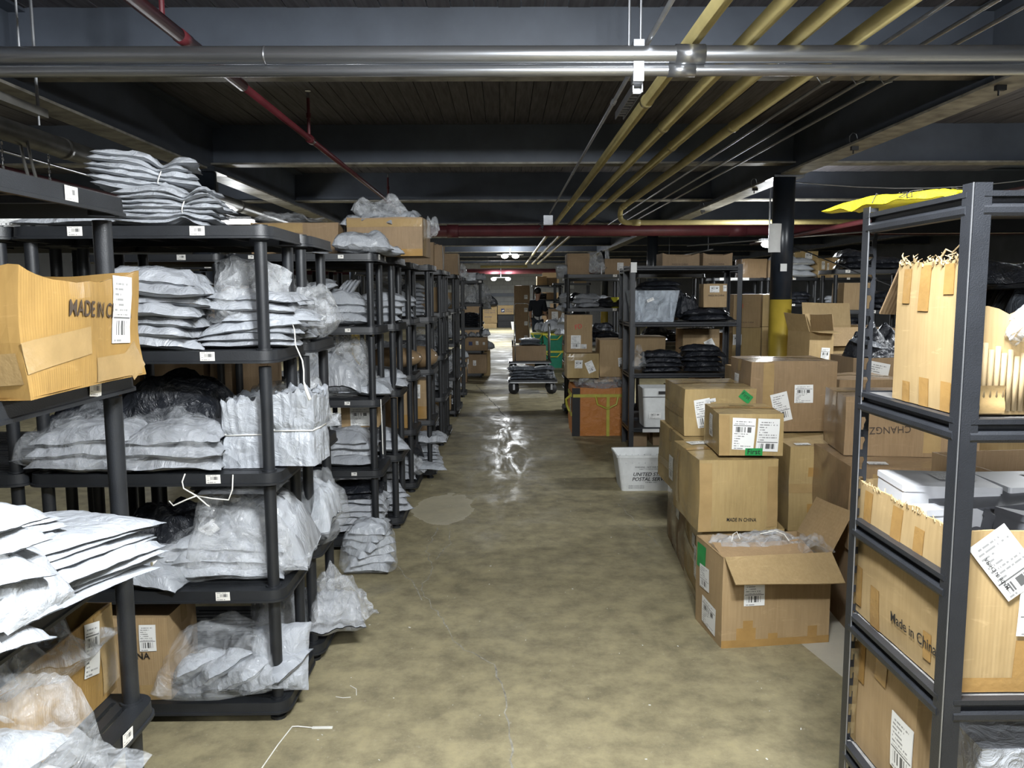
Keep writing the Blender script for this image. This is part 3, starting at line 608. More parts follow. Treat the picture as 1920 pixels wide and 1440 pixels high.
# ---------------------------------------------------------------- cartons
FACES = {'F': ((-1, -1, 0), (1, 0, 0), (0, 0, 1), (0, -1, 0)), 'R': ((1, -1, 0), (0, 1, 0), (0, 0, 1), (1, 0, 0)), 'L': ((-1, 1, 0), (0, -1, 0), (0, 0, 1), (-1, 0, 0)),
         'B': ((1, 1, 0), (-1, 0, 0), (0, 0, 1), (0, 1, 0)), 'T': ((-1, -1, 1), (1, 0, 0), (0, 1, 0), (0, 0, 1)), 'D': ((-1, 1, 0), (1, 0, 0), (0, -1, 0), (0, 0, -1))}
class Box:
    """carton: local origin under its middle, front towards -y. Stickers, tape and print follow its bulge."""
    def __init__(s, name, label, fl, w, d, h, rz=0, mat='card', seed=1, bulge=.008, rough=.006, cat='carton', group=None, open_top=False, dip=None, floor=True, pitch=0.0, thick=.005):
        s.w, s.d, s.h, s.seed, s.bulge, s.rough = w, d, h, seed, bulge, rough
        a = math.radians(rz); s.cx = fl[0] + w / 2 * math.cos(a) - d / 2 * math.sin(a); s.cy = fl[1] + w / 2 * math.sin(a) + d / 2 * math.cos(a)
        s.o = thing(name, label, cat, (s.cx, s.cy, fl[2]), a, group)
        if pitch: s.o.rotation_euler = (0, math.radians(pitch), a)
        s.z = fl[2]; s.a = a; s.dip = dip; b = MB()
        for f in (('F', 'R', 'B', 'L', 'D') if open_top else ('F', 'R', 'B', 'L', 'T', 'D')):
            W_, H_ = s.size(f); nu, nv = (9, 7) if f != 'D' else (2, 2)
            b.grid(lambda u, v, f=f, W_=W_, H_=H_: s.pt(f, u * W_, v * H_ * (s.top(f, u) if open_top else 1), 0), nu * (2 if open_top and f != 'D' else 1), nv)
        if open_top:
            t = thick
            for f in ('F', 'R', 'B', 'L', 'D'):
                W_, H_ = s.size(f); nu = 18 if f != 'D' else 2
                b.grid(lambda u, v, f=f, W_=W_, H_=H_: s.pt(f, W_ - (t + u * (W_ - 2 * t)), v * H_ * (s.top(f, 1 - u) if f != 'D' else 1), -t), nu, 7 if f != 'D' else 2)
                if f != 'D': b.grid(lambda u, v, f=f, W_=W_, H_=H_: s.pt(f, u * W_, H_ * s.top(f, u), -t * v), nu, 1)
        s.body = b.obj('body', M[mat], s.o, False); s.mat = mat
        if not open_top: s.o.children
    def top(s, f, u):
        return 1 + (s.dip(f, u) if s.dip else 0)
    def size(s, f): return (s.w, s.h) if f in 'FB' else (s.d, s.h) if f in 'LR' else (s.w, s.d)
    def warp(s, x, y, z):
        u, v, t = x / s.w * 2, y / s.d * 2, z / s.h * 2 - 1
        c = lambda q: max(0, 1 - q * q); k = s.bulge; S = s.seed * 3.7
        dx = k * u * c(v) * c(t) + s.rough * nz(x * 5 + S, y * 5, z * 5); dy = k * v * c(u) * c(t) + s.rough * nz(x * 5, y * 5 + S, z * 5 + 3)
        dz = (k * .6 * t * c(u) * c(v) if t > 0 else 0) + s.rough * .6 * nz(x * 5 + 7, y * 5, z * 5 + S) * max(0, t)
        return (x + dx, y + dy, z + dz)
    def pt(s, f, p, q, off):
        o, U, V, Nn = FACES[f]; b0 = (o[0] * s.w / 2, o[1] * s.d / 2, o[2] * s.h)
        P = [b0[i] + U[i] * p + V[i] * q for i in range(3)]; P = s.warp(*P)
        return tuple(P[i] + Nn[i] * off for i in range(3))
    def patch(s, name, f, p0, q0, w, h, mat, rot=0, off=.0025, label=None, nu=4, nv=4, curl=0, parent=None):
        a = math.radians(rot); ca, sa = math.cos(a), math.sin(a); cx, cy = p0 + w / 2, q0 + h / 2
        def fn(u, v, o2=0):
            x, y = (u - .5) * w, (v - .5) * h
            return s.pt(f, cx + x * ca - y * sa, cy + x * sa + y * ca, off + o2 + curl * max(0, u + v - 1.4) ** 2)
        b = MB(); b.grid(fn, nu, nv); b.grid(lambda u, v: fn(1 - u, v, -.0012), nu, nv)
        o = b.obj(name, M[mat], parent or s.o, True)
        if label: o['label'] = label
        return o
    def lab(s, f, p, q, w, h, mat='lab1', rot=0, label=None, curl=0, off=.0035): return s.patch('shipping_label', f, p, q, w, h, mat, rot, off, label, curl=curl)
    def tape(s, f, p, q, w, h, mat='tape', rot=0, off=.0020): return s.patch('packing_tape', f, p, q, w, h, mat, rot, off, nu=5, nv=5)
    def seal(s, mat='tape', tw=.06, along='x', ends=True):
        if along == 'x':
            s.tape('T', 0, s.d / 2 - tw / 2, s.w, tw, mat)
            if ends: s.tape('L', s.d / 2 - tw / 2, s.h - .07, tw, .07, mat); s.tape('R', s.d / 2 - tw / 2, s.h - .07, tw, .07, mat)
        else:
            s.tape('T', s.w / 2 - tw / 2, 0, tw, s.d, mat)
            if ends: s.tape('F', s.w / 2 - tw / 2, s.h - .08, tw, .08, mat); s.tape('F', s.w / 2 - tw / 2, 0, tw, .06, mat)
        return s
    def text(s, body, f, p, q, size, mat='ink', rot=0, off=.0032, shear=0.0, sx=1.0, bold=.0, name='printed_text'):
        me = text_mesh(body, bold); a = math.radians(rot); ca, sa = math.cos(a), math.sin(a); me = me.copy()
        for v in me.vertices:
            x, y = (v.co.x + shear * v.co.y) * size * sx, v.co.y * size
            v.co = s.pt(f, p + x * ca - y * sa, q + x * sa + y * ca, off)
        me.materials.clear(); me.materials.append(M[mat]); return place(name, me, s.o)
    def flap(s, f, length, ang, mat=None, nb=4, twist=0.0, inset=.004, name='flap', top=1.0):
        """flap hinged on the top edge of side f; ang 0 lies flat outwards, 90 stands up, -60 droops"""
        W_, H_ = s.size(f); o, U, V, Nn = FACES[f]; b = MB(); th = .005
        def fn(u, v, k=0):
            p = inset + u * (W_ - 2 * inset); e = s.pt(f, p, H_ * top, 0); L = v * length; a = math.radians(ang + twist * (u - .5)) 
            sag = .006 * math.sin(3 * u + s.seed) * v
            return tuple(e[i] + Nn[i] * (math.cos(a) * L - math.sin(a) * k) + (math.sin(a) * L + math.cos(a) * k + sag if i == 2 else 0) for i in range(3))
        b.grid(lambda u, v: fn(u, v, th / 2), 8, nb); b.grid(lambda u, v: fn(1 - u, v, -th / 2), 8, nb)
        for e in ((lambda u, v: fn(u, 1, th / 2 - th * v)), (lambda u, v: fn(1 - u, 0, th / 2 - th * v)), ): b.grid(e, 8, 1)
        for e in ((lambda u, v: fn(0, u, -th / 2 + th * v)), (lambda u, v: fn(1, u, th / 2 - th * v))): b.grid(e, nb, 1)
        return b.obj(name, M[mat or s.mat], s.o)
TXT = {}
def text_mesh(body, bold=0.0):
    key = (body, bold)
    if key not in TXT:
        cu = bpy.data.curves.new('printed_text', 'FONT'); cu.body = body; cu.size = 1.0; cu.offset = bold; cu.resolution_u = 3
        ob = bpy.data.objects.new('printed_text', cu); C.objects.link(ob); bpy.context.view_layer.update()
        me = bpy.data.meshes.new_from_object(ob.evaluated_get(bpy.context.evaluated_depsgraph_get())); bpy.data.objects.remove(ob); TXT[key] = me
    return TXT[key]
# ================================================================ nearest rack on the aisle (A)
def dipA(f, u): return (-.13 * 4 * u * (1 - u) * (1.1 - .35 * u) + .012 * nz(u * 9, 1, 2)) if f == 'F' else (.03 * (1 - u) + .03 * nz(u * 14, 3, 1) if f == 'L' else -.02)
k = Box('carton', 'battered tape-wrapped carton with a big black print on the nearest rack', (-.905, 1.51, 1.402), .50, .36, .255, 90, 'card_o', 3, .012, .016, open_top=True, dip=dipA)
k.text('MADE IN CHINA', 'F', .155, .158, .047, 'ink_b', -3, sx=.86, bold=.012); k.lab('F', .365, .085, .085, .155, 'lab1', -3); k.tape('F', .28, .004, .20, .055, 'tape_c'); k.tape('F', 0, .06, .25, .06, 'tape_c', 5); k.tape('F', .42, .004, .07, .07, 'tape_c', 28); k.tape('L', .05, .02, .3, .06, 'tape_c', 4)
WN = 'stack sticking out of the nearest rack'
r = rnd(9); z = .957
for i in range(11):
    big = i < 8; lw = (.40 if big else .30) * r.uniform(.95, 1.04)
    x, y, ang = (-1.005 + r.uniform(-.015, .015), 1.70 + r.uniform(-.012, .012), 1.22 + r.uniform(-.07, .07)) if big else (-1.09 + r.uniform(-.02, .02), 1.60, 1.0 + r.uniform(-.1, .1))
    mailer_at('w', i % 6, (x, y, z), ang, lw, .30 if big else .24, .028 if i != 3 else .04, f'white poly mailer, {ORD[i] if i < 10 else "topmost"} of the {WN}', 'white mailers on the nearest rack', (r.uniform(-.03, .03), r.uniform(-.02, .05)))
    z += .0165
bag('clear_bag', 21, .34, .30, .30, (-1.02, 1.345, .97), 'crumpled clear bag of white mailers hanging off the nearest rack', 'clear', 1.4, (0.0, .0), .25, .6, 2.5, sag=-.05)
for i in range(6):
    mailer_at('w', (i * 2) % 6, (-1.02 + .01 * (i % 2), 1.34 + .012 * (i % 3), .965 + .043 * i), 1.3 + .12 * (i % 3), .33, .27, .055, f'white poly mailer, {ORD[i]} inside the clear bag on the nearest rack', 'white mailers on the nearest rack', (.05 * (i % 2), .10))
mailer_at('w', 2, (-.915, 1.45, 1.055), 1.5, .20, .14, .035, 'white poly mailer drooping over the edge below the clear bag', 'white mailers on the nearest rack', (.9, 0.0))
st = MB(); st.tube([(-.85, 1.83, 1.0), (-.842, 1.85, .975), (-.85, 1.87, .955), (-.845, 1.89, .965)], .003, 6); st.tube([(-.85, 1.83, 1.0), (-.84, 1.845, .995), (-.845, 1.86, 1.0)], .003, 6); tag(st.obj('strap_end', M['string']), 'bit of white strap poking out under the white mailer stack', 'strap')
k = Box('carton', 'open amber carton with a tall label and clear liner on the nearest rack', (-1.082, 1.60, .517), .53, .30, .25, 90, 'card_o', 5, .006, .006, open_top=True, dip=lambda f, u: -.02 + .015 * nz(u * 5, 2, 0))
k.lab('F', .365, .10, .075, .135, 'lab2', -14); k.tape('F', .44, .02, .09, .22, 'tape_c', 4)
bag('plastic_liner', 31, .50, .34, .16, (-1.22, 1.83, .66), 'clear plastic liner bunched out of the amber carton', 'clear_m', 1.45, (0, .1), .2, 1.0, 3.0, cat='liner')
bag('clear_bag', 33, .44, .36, .30, (-1.04, 1.54, .52), 'clear bag of mailers at the bottom corner of the nearest rack', 'clear', 1.2, (0.05, .08), .25, .4, 2.5)
for i in range(3): mailer_at('w', i, (-1.08, 1.50 + .01 * i, .525 + .06 * i), 1.1 + .2 * i, .30, .24, .05, f'white poly mailer, {ORD[i]} inside the bag at the bottom corner', 'white mailers on the nearest rack', (.05, .1))
# ================================================================ second rack (B)
def bundle(label, loc, rz, L, Wd, Ht, n, tie, mat, seed, group):
    o = thing('mailer_bundle', label, 'bundle', loc, rz, group); r = rnd(seed); e = Ht / n
    for i in range(n):
        f_ = (i + .5) / n * 2 - 1; me = pillow('mailer', seed * 13 + i, L * (1 - .18 * abs(f_) + r.uniform(-.04, .04)), Wd, e * 1.9, M[mat], 26, 12, 1.8, .5, 0, .3)
        for v in me.vertices:
            a = v.co.x / (L / 2); s = 1 - .38 * math.exp(-((a - tie) / .17) ** 2) + (.28 * max(0, a - tie) if a > tie else 0) - .30 * max(0, -a - .35)
            v.co.z = (i * e + v.co.z * .72 - Ht / 2) * s + Ht / 2; v.co.y *= 1 - .18 * math.exp(-((a - tie) / .17) ** 2)
        p = place('mailer', me, o, (r.uniform(-.012, .012), r.uniform(-.006, .006), 0))
    b = MB(); h, w2 = Ht * .66, Wd * .43
    b.tube([(tie * L / 2 + .004 * math.sin(3 * a), w2 * math.cos(a) * 1.02, Ht / 2 + h / 2 * math.sin(a) * 1.05) for a in [k * math.pi / 12 for k in range(25)]], .0022, 5); b.obj('tie_string', M['string'], o, True)
    return o
G_B = 'tied bundles on the second rack'
bundle('lower tied bundle of pleated grey mailers on the second rack top', (-1.21, 2.99, 1.842), .10, .38, .26, .13, 7, .35, 'mailer', 3, G_B)
o = bundle('upper tied bundle of pleated grey mailers leaning on the lower bundle', (-1.34, 3.06, 1.96), .25, .38, .27, .14, 6, .30, 'mailer', 4, G_B); o.rotation_euler = (0, .12, .3)
for i, (x, y) in enumerate(((-1.52, 2.99), (-1.45, 3.12))): mailer_at('g', i + 2, (x, y, 1.842), .1 * i, .40, .27, .04, f'flat silver mailer, {("front", "rear")[i]} one of two on the second rack top', 'flat mailers on the second rack top')
o = MB(); o.grid(lambda u, v: (-1.80 + .19 * u, 2.885 + .004 * v, 1.846 + .03 * v), 1, 1); o.box(-1.80, 2.89, 1.842, -1.61, 2.91, 1.876); o.uv += [[(0, 0)] * 4] * 6; tag(o.obj('packing_slip', M['lab3']), 'white printed slip standing on the second rack top at the frame edge', 'slip')
G2 = 'mailers on the second shelf of the second rack'
z = stack('g', (-1.27, 2.99, 1.402), 7, .35, .29, .058, 'inner pile, second shelf of second rack', G2, 1, .05, .035, (0, .06), .16, .66)
stack('g', (-.955, 3.065, 1.402), 3, .36, .25, .036, 'outer pile, second shelf of second rack', G2, 2, .12, .02, (0, .03), .1)
mailer_at('w', 3, (-.945, 3.065, 1.47), .12, .38, .25, .045, 'white mailer sloping over the outer pile on the second rack', G2, (.10, -.12))
mailer_at('w', 1, (-.87, 3.09, 1.50), .15, .34, .26, .04, 'white mailer poking past the post above the hanging strap', G2, (.05, .02))
mailer_at('g', 4, (-.955, 3.08, 1.535), .1, .36, .26, .045, 'grey mailer lying flat on top of the outer pile', G2, (.02, .04))
mailer_at('g', 2, (-.93, 3.09, 1.572), -.1, .32, .26, .04, 'uppermost grey mailer against the inside of the post', G2, (.03, .06))
bag('clear_bag', 41, .30, .26, .05, (-.98, 3.12, 1.58), 'empty clear bag standing up in a peak behind the outer pile', 'clear_m', .1, (1.25, .1), .1, .9, 3, sag=-.09)
b = MB(); b.tube([(-.79, 2.99, 1.50), (-.765, 2.93, 1.47), (-.745, 2.86, 1.42), (-.72, 2.85, 1.365), (-.715, 2.845, 1.33), (-.716, 2.845, 1.29), (-.71, 2.845, 1.265), (-.695, 2.84, 1.225)], [.0025, .0025, .0025, .0028, .003, .003, .006, .007], 6); tag(b.obj('hanging_strap', M['string'], None, True), 'white zip strap dangling beside the second rack post', 'strap')
G3 = 'mailers in clear bags on the third shelf of the second rack'
for j, (x, n) in enumerate(((-1.56, 3), (-1.24, 3))):
    for i in range(n): mailer_at('g', (i + 2 * j) % 6, (x + .02 * i, 2.99, .957 + .05 * i), .04 - .03 * i, .40 - .02 * i, .30, .068, f'grey mailer, {ORD[i]} inside the {("inner", "middle")[j]} clear bag, third shelf of the second rack', G3, (.02, .03 * (1 - i)))
    bag('clear_bag', 43 + j, .44, .34, .185, (x + .01, 2.99, .957), f'{("inner", "middle")[j]} long clear bag of grey mailers on the third shelf, second rack', 'clear', .03, (0, 0), .1, .4, 2.0)
def block(label, loc, rz, w, d, h, seed, mat):
    o = thing('mailer_bundle', label, 'bundle', loc, rz, 'white bundles on the second rack'); b = MB(); S = seed * 3.1
    for f in 'FRBLTD':
        def fn(u, v, f=f):
            o_, U, V, _n = FACES[f]; W_, H_ = (w, h) if f in 'FB' else (d, h) if f in 'LR' else (w, d)
            P = [(o_[0] * w / 2, o_[1] * d / 2, o_[2] * h)[i] + U[i] * u * W_ + V[i] * v * H_ for i in range(3)]
            a, c, t = P[0] / w * 2, P[1] / d * 2, P[2] / h * 2 - 1
            s = 1 - .12 * math.exp(-(t / .10) ** 2) + .02 * nz(a * 2 + S, c * 2, t)
            fold = nz((a - c) * 5.5 + S + .8 * t, 2.0, t * .35) ; k = .016 * (abs(fold) - .25) * (1 - .4 * abs(t)) + .004 * nz(a * 8, c * 8 + S, t * 2)
            lip = (.035 * nz((a + c) * 4 + S, a * 2, 1)) * max(0, t - .5) * 2
            return (P[0] * s + a * k, P[1] * s + c * k, P[2] + lip + (.02 * (1 - a * a) if t > .9 else 0) * c * c)
        b.grid(fn, 26, 18)
    b.obj('mailer', M[mat], o, True)
    b = MB(); s = .89
    b.tube([(w / 2 * s * sx + 0, d / 2 * s * sy, h / 2 + .003 * math.sin(i)) for i, (sx, sy) in enumerate(((-1, -1.03), (0, -1.06), (1, -1.03), (1.05, 0), (1, 1.03), (0, 1.06), (-1, 1.03), (-1.05, 0), (-1, -1.03)))], .003, 5); b.obj('tie_string', M['string'], o, True)
    return o
block('white tied bundle bulging on the inner side of the second rack post', (-.965, 3.035, .957), .03, .17, .20, .245, 1, 'mailer_w')
block('white tied bundle bulging past the outer side of the second rack post', (-.785, 3.045, .962), -.06, .165, .20, .262, 2, 'mailer_w')
o = bag('black_bag', 51, .42, .30, .30, (-1.30, 3.16, .957), 'glossy black shrink-wrapped bale behind the third shelf bags', 'mailer_k', 0, (0, 0), 0, .3, 2.5, 'bag', q=.35)
mailer_at('k', 1, (-1.66, 3.14, .96), .1, .3, .26, .2, 'black bag in the dark inner corner of the third shelf', G3)
b = MB(); b.tube([(-1.155, 2.845, .958), (-1.165, 2.84, .93), (-1.16, 2.838, .905), (-1.115, 2.838, .878), (-1.08, 2.838, .845), (-1.07, 2.838, .838)], .0028, 6); b.tube([(-1.115, 2.838, .878), (-1.15, 2.838, .865), (-1.2, 2.838, .842), (-1.215, 2.838, .86)], .0028, 6); b.tube([(-1.112, 2.838, .877), (-1.06, 2.838, .868), (-1.0, 2.838, .862), (-.985, 2.838, .9), (-.98, 2.836, .955)], .0026, 6)
tag(b.obj('hanging_strap', M['string'], None, True), 'tangled white strap hanging off the third shelf of the second rack', 'strap')
mailer_at('d', 2, (-1.0, 3.02, .855), 0, .30, .2, .035, 'flat grey sleeve tucked under the third shelf of the second rack', 'mailers on the fourth shelf of the second rack')
G4 = 'mailers on the fourth shelf of the second rack'
o = mailer_at('w', 4, (-1.36, 2.99, .517), -.15, .36, .30, .09, 'white mailer with a bar code sticker on the fourth shelf, second rack', G4, (0, .12))
def sticker(o, x, y, z, w, h, rz, mat='lab2', tilt=(0, 0), name='shipping_label'):
    b = MB(); b.grid(lambda u, v: ((u - .5) * w, (v - .5) * h, 0), 1, 1); q = b.obj(name, M[mat], o, False, (x, y, z), rz); q.rotation_euler = (tilt[0], tilt[1], rz); return q
sticker(o, .03, -.06, .045, .11, .055, .1, 'lab2', (.28, .1))
mailer_at('g', 0, (-1.33, 3.06, .585), .1, .34, .28, .05, 'grey mailer under the labelled white one, fourth shelf of the second rack', G4)
for i in range(3): 
    o = mailer_at('w', (i * 2 + 1) % 6, (-1.07 + .015 * i, 3.06 + .01 * i, .52 + .048 * i), .10 - .05 * i, .42, .27, .075, f'white mailer, {ORD[i]} inside the clear bag on the fourth shelf, second rack', G4, (0, .05))
    if i == 2: sticker(o, -.07, -.06, .062, .10, .05, 1.2, 'lab2', (.2, -.2)); sticker(o, .05, -.1, .056, .05, .025, .3, 'ink' if False else 'lab2', (.3, .1), 'dark_sticker')
bag('clear_bag', 45, .58, .33, .20, (-1.035, 3.05, .517), 'big clear bag of labelled white mailers on the fourth shelf, second rack', 'clear', .12, (0, 0), .18, .5, 2.2)
bag('clear_bag', 46, .46, .34, .30, (-1.0, 3.13, .517), 'tall cloudy bag of mailers behind the fourth shelf bag', 'clear_m', .1, (.25, 0), .1, .5, 2.0, q=.4)
mailer_at('g', 5, (-.97, 3.14, .53), .1, .40, .30, .25, 'grey bundle inside the tall cloudy bag', G4, (.25, 0))
bag('black_bag', 52, .36, .26, .24, (-1.36, 3.17, .517), 'black bag with a small sticker behind the labelled white mailer', 'mailer_k', 0, (.2, 0), 0, .4, 2.2)
k = Box('carton', 'plain brown carton standing on the bottom shelf of the second rack', (-1.63, 2.87, .082), .365, .30, .32, 2, 'card', 7, .006, .006)
k.text('MADE IN CHINA', 'F', .045, .165, .036, 'ink', 0, sx=.95, bold=.014); k.lab('F', .265, .195, .06, .10, 'lab1'); k.tape('F', .25, 0, .115, .06, 'tape_c'); k.tape('R', 0, .0, .3, .05, 'tape_c'); k.seal('tape_c')
G5 = 'mailers on the bottom shelf of the second rack'
for i in range(4): mailer_at('w', (i + 1) % 6, (-1.20 + .105 * i, 2.985 - .01 * i, .12), -.95 + .12 * i, .29, .20, .07, f'white mailer, {ORD[i] if i else "first"} from the carton in the bottom shelf bag', G5, (.25, -.62 + .04 * i))
mailer_at('w', 0, (-.875, 2.98, .20), .08, .23, .25, .05, 'white mailer upright against the bottom post of the second rack', G5, (1.2, 0))
bag('clear_bag', 47, .50, .36, .23, (-1.06, 2.98, .082), 'clear bag of slanted white mailers on the bottom shelf, second rack', 'clear', .05, (0, .0), .12, .5, 2.2)
# ================================================================ third rack (C), behind it
G6 = 'mailers on the rack behind the second rack'
stack('g', (-1.0, 3.50, 1.402), 4, .36, .30, .065, 'pile behind the second rack', G6, 5, 0, .03)
bag('clear_bag', 48, .34, .30, .22, (-.87, 3.49, 1.402), 'clear bag of mailers bulging beside the third rack post', 'clear_m', 0, (0, 0), .1, .5, 2.4)
bag('clear_bag', 49, .40, .30, .20, (-.93, 3.5, .957), 'dim crumpled clear bag on the third shelf, back to back rack', 'clear_m', .2, (0, 0), .1, .9, 3.0)
bag('clear_bag', 50, .34, .30, .27, (-.885, 3.50, .517), 'clear bag of white mailers bulging past the third rack post', 'clear', 1.4, (.12, 0), .1, .5, 2.2)
mailer_at('w', 3, (-.89, 3.50, .54), 1.5, .30, .27, .21, 'white bundle inside the bulging bag of the third rack', G6)
for i in range(2): bag('clear_bag', 53 + i, .30, .27, .20, (-1.0 + .24 * i, 3.5, .082), f'crumpled clear bag, {("inner", "outer")[i]} one on the bottom shelf of the third rack', 'clear_m', .4, (0, 0), .15, .9, 3.0)
for i in range(2): mailer_at('g', i + 3, (-1.0 + .22 * i, 3.5, .09), .3, .27, .23, .15, f'grey bundle in the {("inner", "outer")[i]} bag, bottom shelf of the third rack', G6)
# bag on the floor before the fourth rack
o = bag('clear_bag', 55, .31, .27, .275, (-.79, 4.52, 0), 'full clear bag of white mailers standing on the floor by the racks', 'clear', 0.1, (0, 0), .0, .12, 1.8, q=.28, nx=28, ny=24)
for i in range(6):
    q = mailer_at('w', i, (-.79 + .01 * (i % 2), 4.52, .012 + .043 * i), .3 * i, .255 - .01 * i, .215, .07, f'white mailer, {ORD[i]} inside the clear bag on the floor', 'mailers in the floor bag')
    if i == 1: sticker(q, .03, -.10, .02, .08, .02, 0, 'lab2', (1.3, 0))
# ================================================================ fourth rack on (D, E)
G7 = 'mailers on the fourth aisle rack'
bag('grey_bag', 56, .36, .27, .12, (-.86, 4.99, 1.842), 'silvery bag slumped on the fourth rack top in front of the carton', 'mailer', .1, (0, .03), .05, .3, 1.6)
mailer_at('g', 1, (-.78, 5.07, 1.842), .2, .30, .24, .06, 'flat cloudy mailer sliding under the open carton', G7, (0, .1))
k = Box('carton', 'open brown carton heaped with grey plastic on the fourth rack top', (-1.01, 5.24, 1.842), .49, .36, .245, -3, 'card_d', 11, .006, .006, open_top=True)
k.tape('F', .0, .185, .49, .05, 'tape_c'); k.tape('F', 0, .0, .49, .045, 'tape'); k.tape('R', .02, .0, .1, .24, 'tape_c')
for i in range(4): mailer_at('gdgw'[i], i, (-.95 + .1 * i, 5.36, 2.03 + .015 * (i % 2)), .5 * i, .24, .22, .07, f'loose mailer, {ORD[i] if i else "first"} from the inner side in the heaped open carton', G7, (.3 * (-1) ** i, .25 * (-1) ** i))
bag('clear_bag', 57, .40, .22, .10, (-.80, 5.40, 2.06), 'crumpled clear plastic topping the heaped open carton', 'clear_m', .1, (.2, .1), .1, 1.0, 3)
bag('clear_bag', 58, .10, .09, .09, (-.475, 5.4, 1.96), 'small clear tuft poking from the side of the heaped carton', 'clear', .4, (0, 0), .1, 1.0, 3)
k = Box('carton', 'long brown carton with torn wrap on the inner top of the fourth rack', (-1.62, 5.22, 1.842), .56, .36, .215, 0, 'card_wd', 12, .006, .008); k.tape('F', .05, .15, .28, .06, 'tape_c'); k.seal()
mailer_at('g', 5, (-1.26, 4.98, 1.842), -.1, .36, .25, .06, 'flat white-grey mailer lying before the long torn carton', G7, (0, .08))
bag('clear_bag', 59, .46, .25, .05, (-1.40, 5.4, 2.062), 'loose clear film on the long torn carton', 'clear', 0, (0, 0), .3, .6, 3)
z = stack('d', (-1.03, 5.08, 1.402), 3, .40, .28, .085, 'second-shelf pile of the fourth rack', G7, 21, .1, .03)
mailer_at('g', 0, (-1.17, 5.0, 1.60), .2, .30, .28, .06, 'grey mailer slanting on top of the fourth rack pile', G7, (.1, -.35))
for i in range(4): mailer_at('g', i, (-1.02 + .025 * i, 5.10, 1.62), .1, .16, .12, .02, f'thin sleeve, {ORD[i] if i else "first"} in the upright fan on the fourth rack', G7, (0, -.95))
bag('clear_bag', 60, .48, .29, .33, (-1.05, 5.08, .957), 'big crumpled clear bag filling the third shelf of the fourth rack', 'clear_m', 0, (0, 0), .05, 1.0, 3.0, q=.4)
mailer_at('w', 2, (-.88, 5.07, .96), .05, .34, .26, .09, 'white mailer under the big crumpled clear bag', G7, (0, .05)); mailer_at('d', 4, (-1.1, 5.05, .97), 0, .4, .3, .22, 'dim bundle inside the big crumpled clear bag', G7)
b = MB(); b.tube([(-.757, 4.856, .96), (-.752, 4.85, .8), (-.75, 4.85, .62)], .003, 6); tag(b.obj('hanging_strap', M['string']), 'straight white strap hanging beside the fourth rack', 'strap')
stack('g', (-1.05, 5.09, .517), 4, .44, .28, .075, 'neat pile on the fourth shelf of the fourth rack', G7, 23, 0, .02, press=.62)
k = Box('carton', 'brown carton with a printed sheet behind the neat mailer pile', (-1.06, 5.14, .74), .24, .14, .14, 0, 'card', 13); k.lab('F', .06, .01, .13, .12, 'lab2')
mailer_at('g', 3, (-1.26, 5.05, .72), .3, .3, .25, .10, 'crumpled silver mailer beside the printed sheet carton', G7)
stack('g', (-.98, 5.08, .082), 5, .44, .28, .06, 'pile on the bottom shelf of the fourth rack', G7, 24, 0, .02); stack('k', (-.98, 5.08, .30), 2, .40, .28, .05, 'dark top of the bottom shelf pile, fourth rack', G7, 25)
stack('g', (-.86, 5.55, .082), 4, .30, .26, .06, 'pile poking from behind the fourth rack foot', G7, 26, .3, .03)
stack('w', (-.84, 5.5, .517), 2, .30, .26, .07, 'pile just behind the fourth rack post', G7, 27, .3, .03); stack('g', (-.84, 5.5, .957), 2, .34, .26, .07, 'pile by the triangular plate corner', G7, 28, .2)
stack('g', (-.86, 5.52, 1.402), 4, .34, .28, .06, 'pile behind the fourth rack on the second shelf', G7, 29, .2)
for i, x in enumerate((-1.9, -2.3)): k = Box('carton', f'shiny taped carton, {("outer", "inner")[i]} one deep behind the second rack', (x - .19, 5.42, 1.402), .38, .3, .26, 0, 'card_wd', 14 + i, group='cartons deep behind the second rack')
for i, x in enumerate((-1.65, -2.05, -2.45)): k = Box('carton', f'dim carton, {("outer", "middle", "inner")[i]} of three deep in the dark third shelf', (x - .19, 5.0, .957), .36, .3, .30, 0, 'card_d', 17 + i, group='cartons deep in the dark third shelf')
# ================================================================ fifth on (F, G ...)
G8 = 'mailers on the pleated racks'
stack('w', (-.90, 6.55, 1.402), 4, .33, .30, .07, 'pile by the fifth post', G8, 31, .2, .02, press=.6); mailer_at('d', 1, (-.95, 6.55, 1.60), .3, .34, .3, .07, 'grey mailer tilted on the pile by the fifth post', G8, (0, .45)); bag('clear_bag', 61, .2, .2, .1, (-.9, 6.5, 1.66), 'clear tuft on the tilted grey mailer', 'clear', 0, (0, 0), .1, 1, 3)
stack('d', (-.86, 7.03, 1.402), 8, .34, .30, .05, 'tall pleated pile at the sixth post', G8, 32, .1, .012, press=.72)
b = MB(); b.tube([(-.98, 6.86, 1.56), (-.93, 6.85, 1.50), (-.92, 6.85, 1.44), (-.89, 6.85, 1.43)], .003, 6); tag(b.obj('tie_string', M['string']), 'white string slack on the pleated pile', 'string')
b = MB(); b.sphere((0, 0, .08), .26, .2, .09, 16, 8); o = b.obj('round_bundle', M['card_wd'], None, True, (-.93, 6.58, .995)); tag(o, 'brown round film-wrapped bundle on the third shelf by narrow cartons', 'bundle')
stack('w', (-.98, 6.56, .957), 3, .26, .28, .03, 'thin pile under the brown round bundle', G8, 33, 0, .01); b = MB(); b.sphere((0, 0, .09), .17, .17, .1, 16, 8); o = b.obj('round_bundle', M['card_wd'], None, True, (-.75, 7.02, .957)); tag(o, 'tan round wrapped bundle farther along than the brown one', 'bundle')
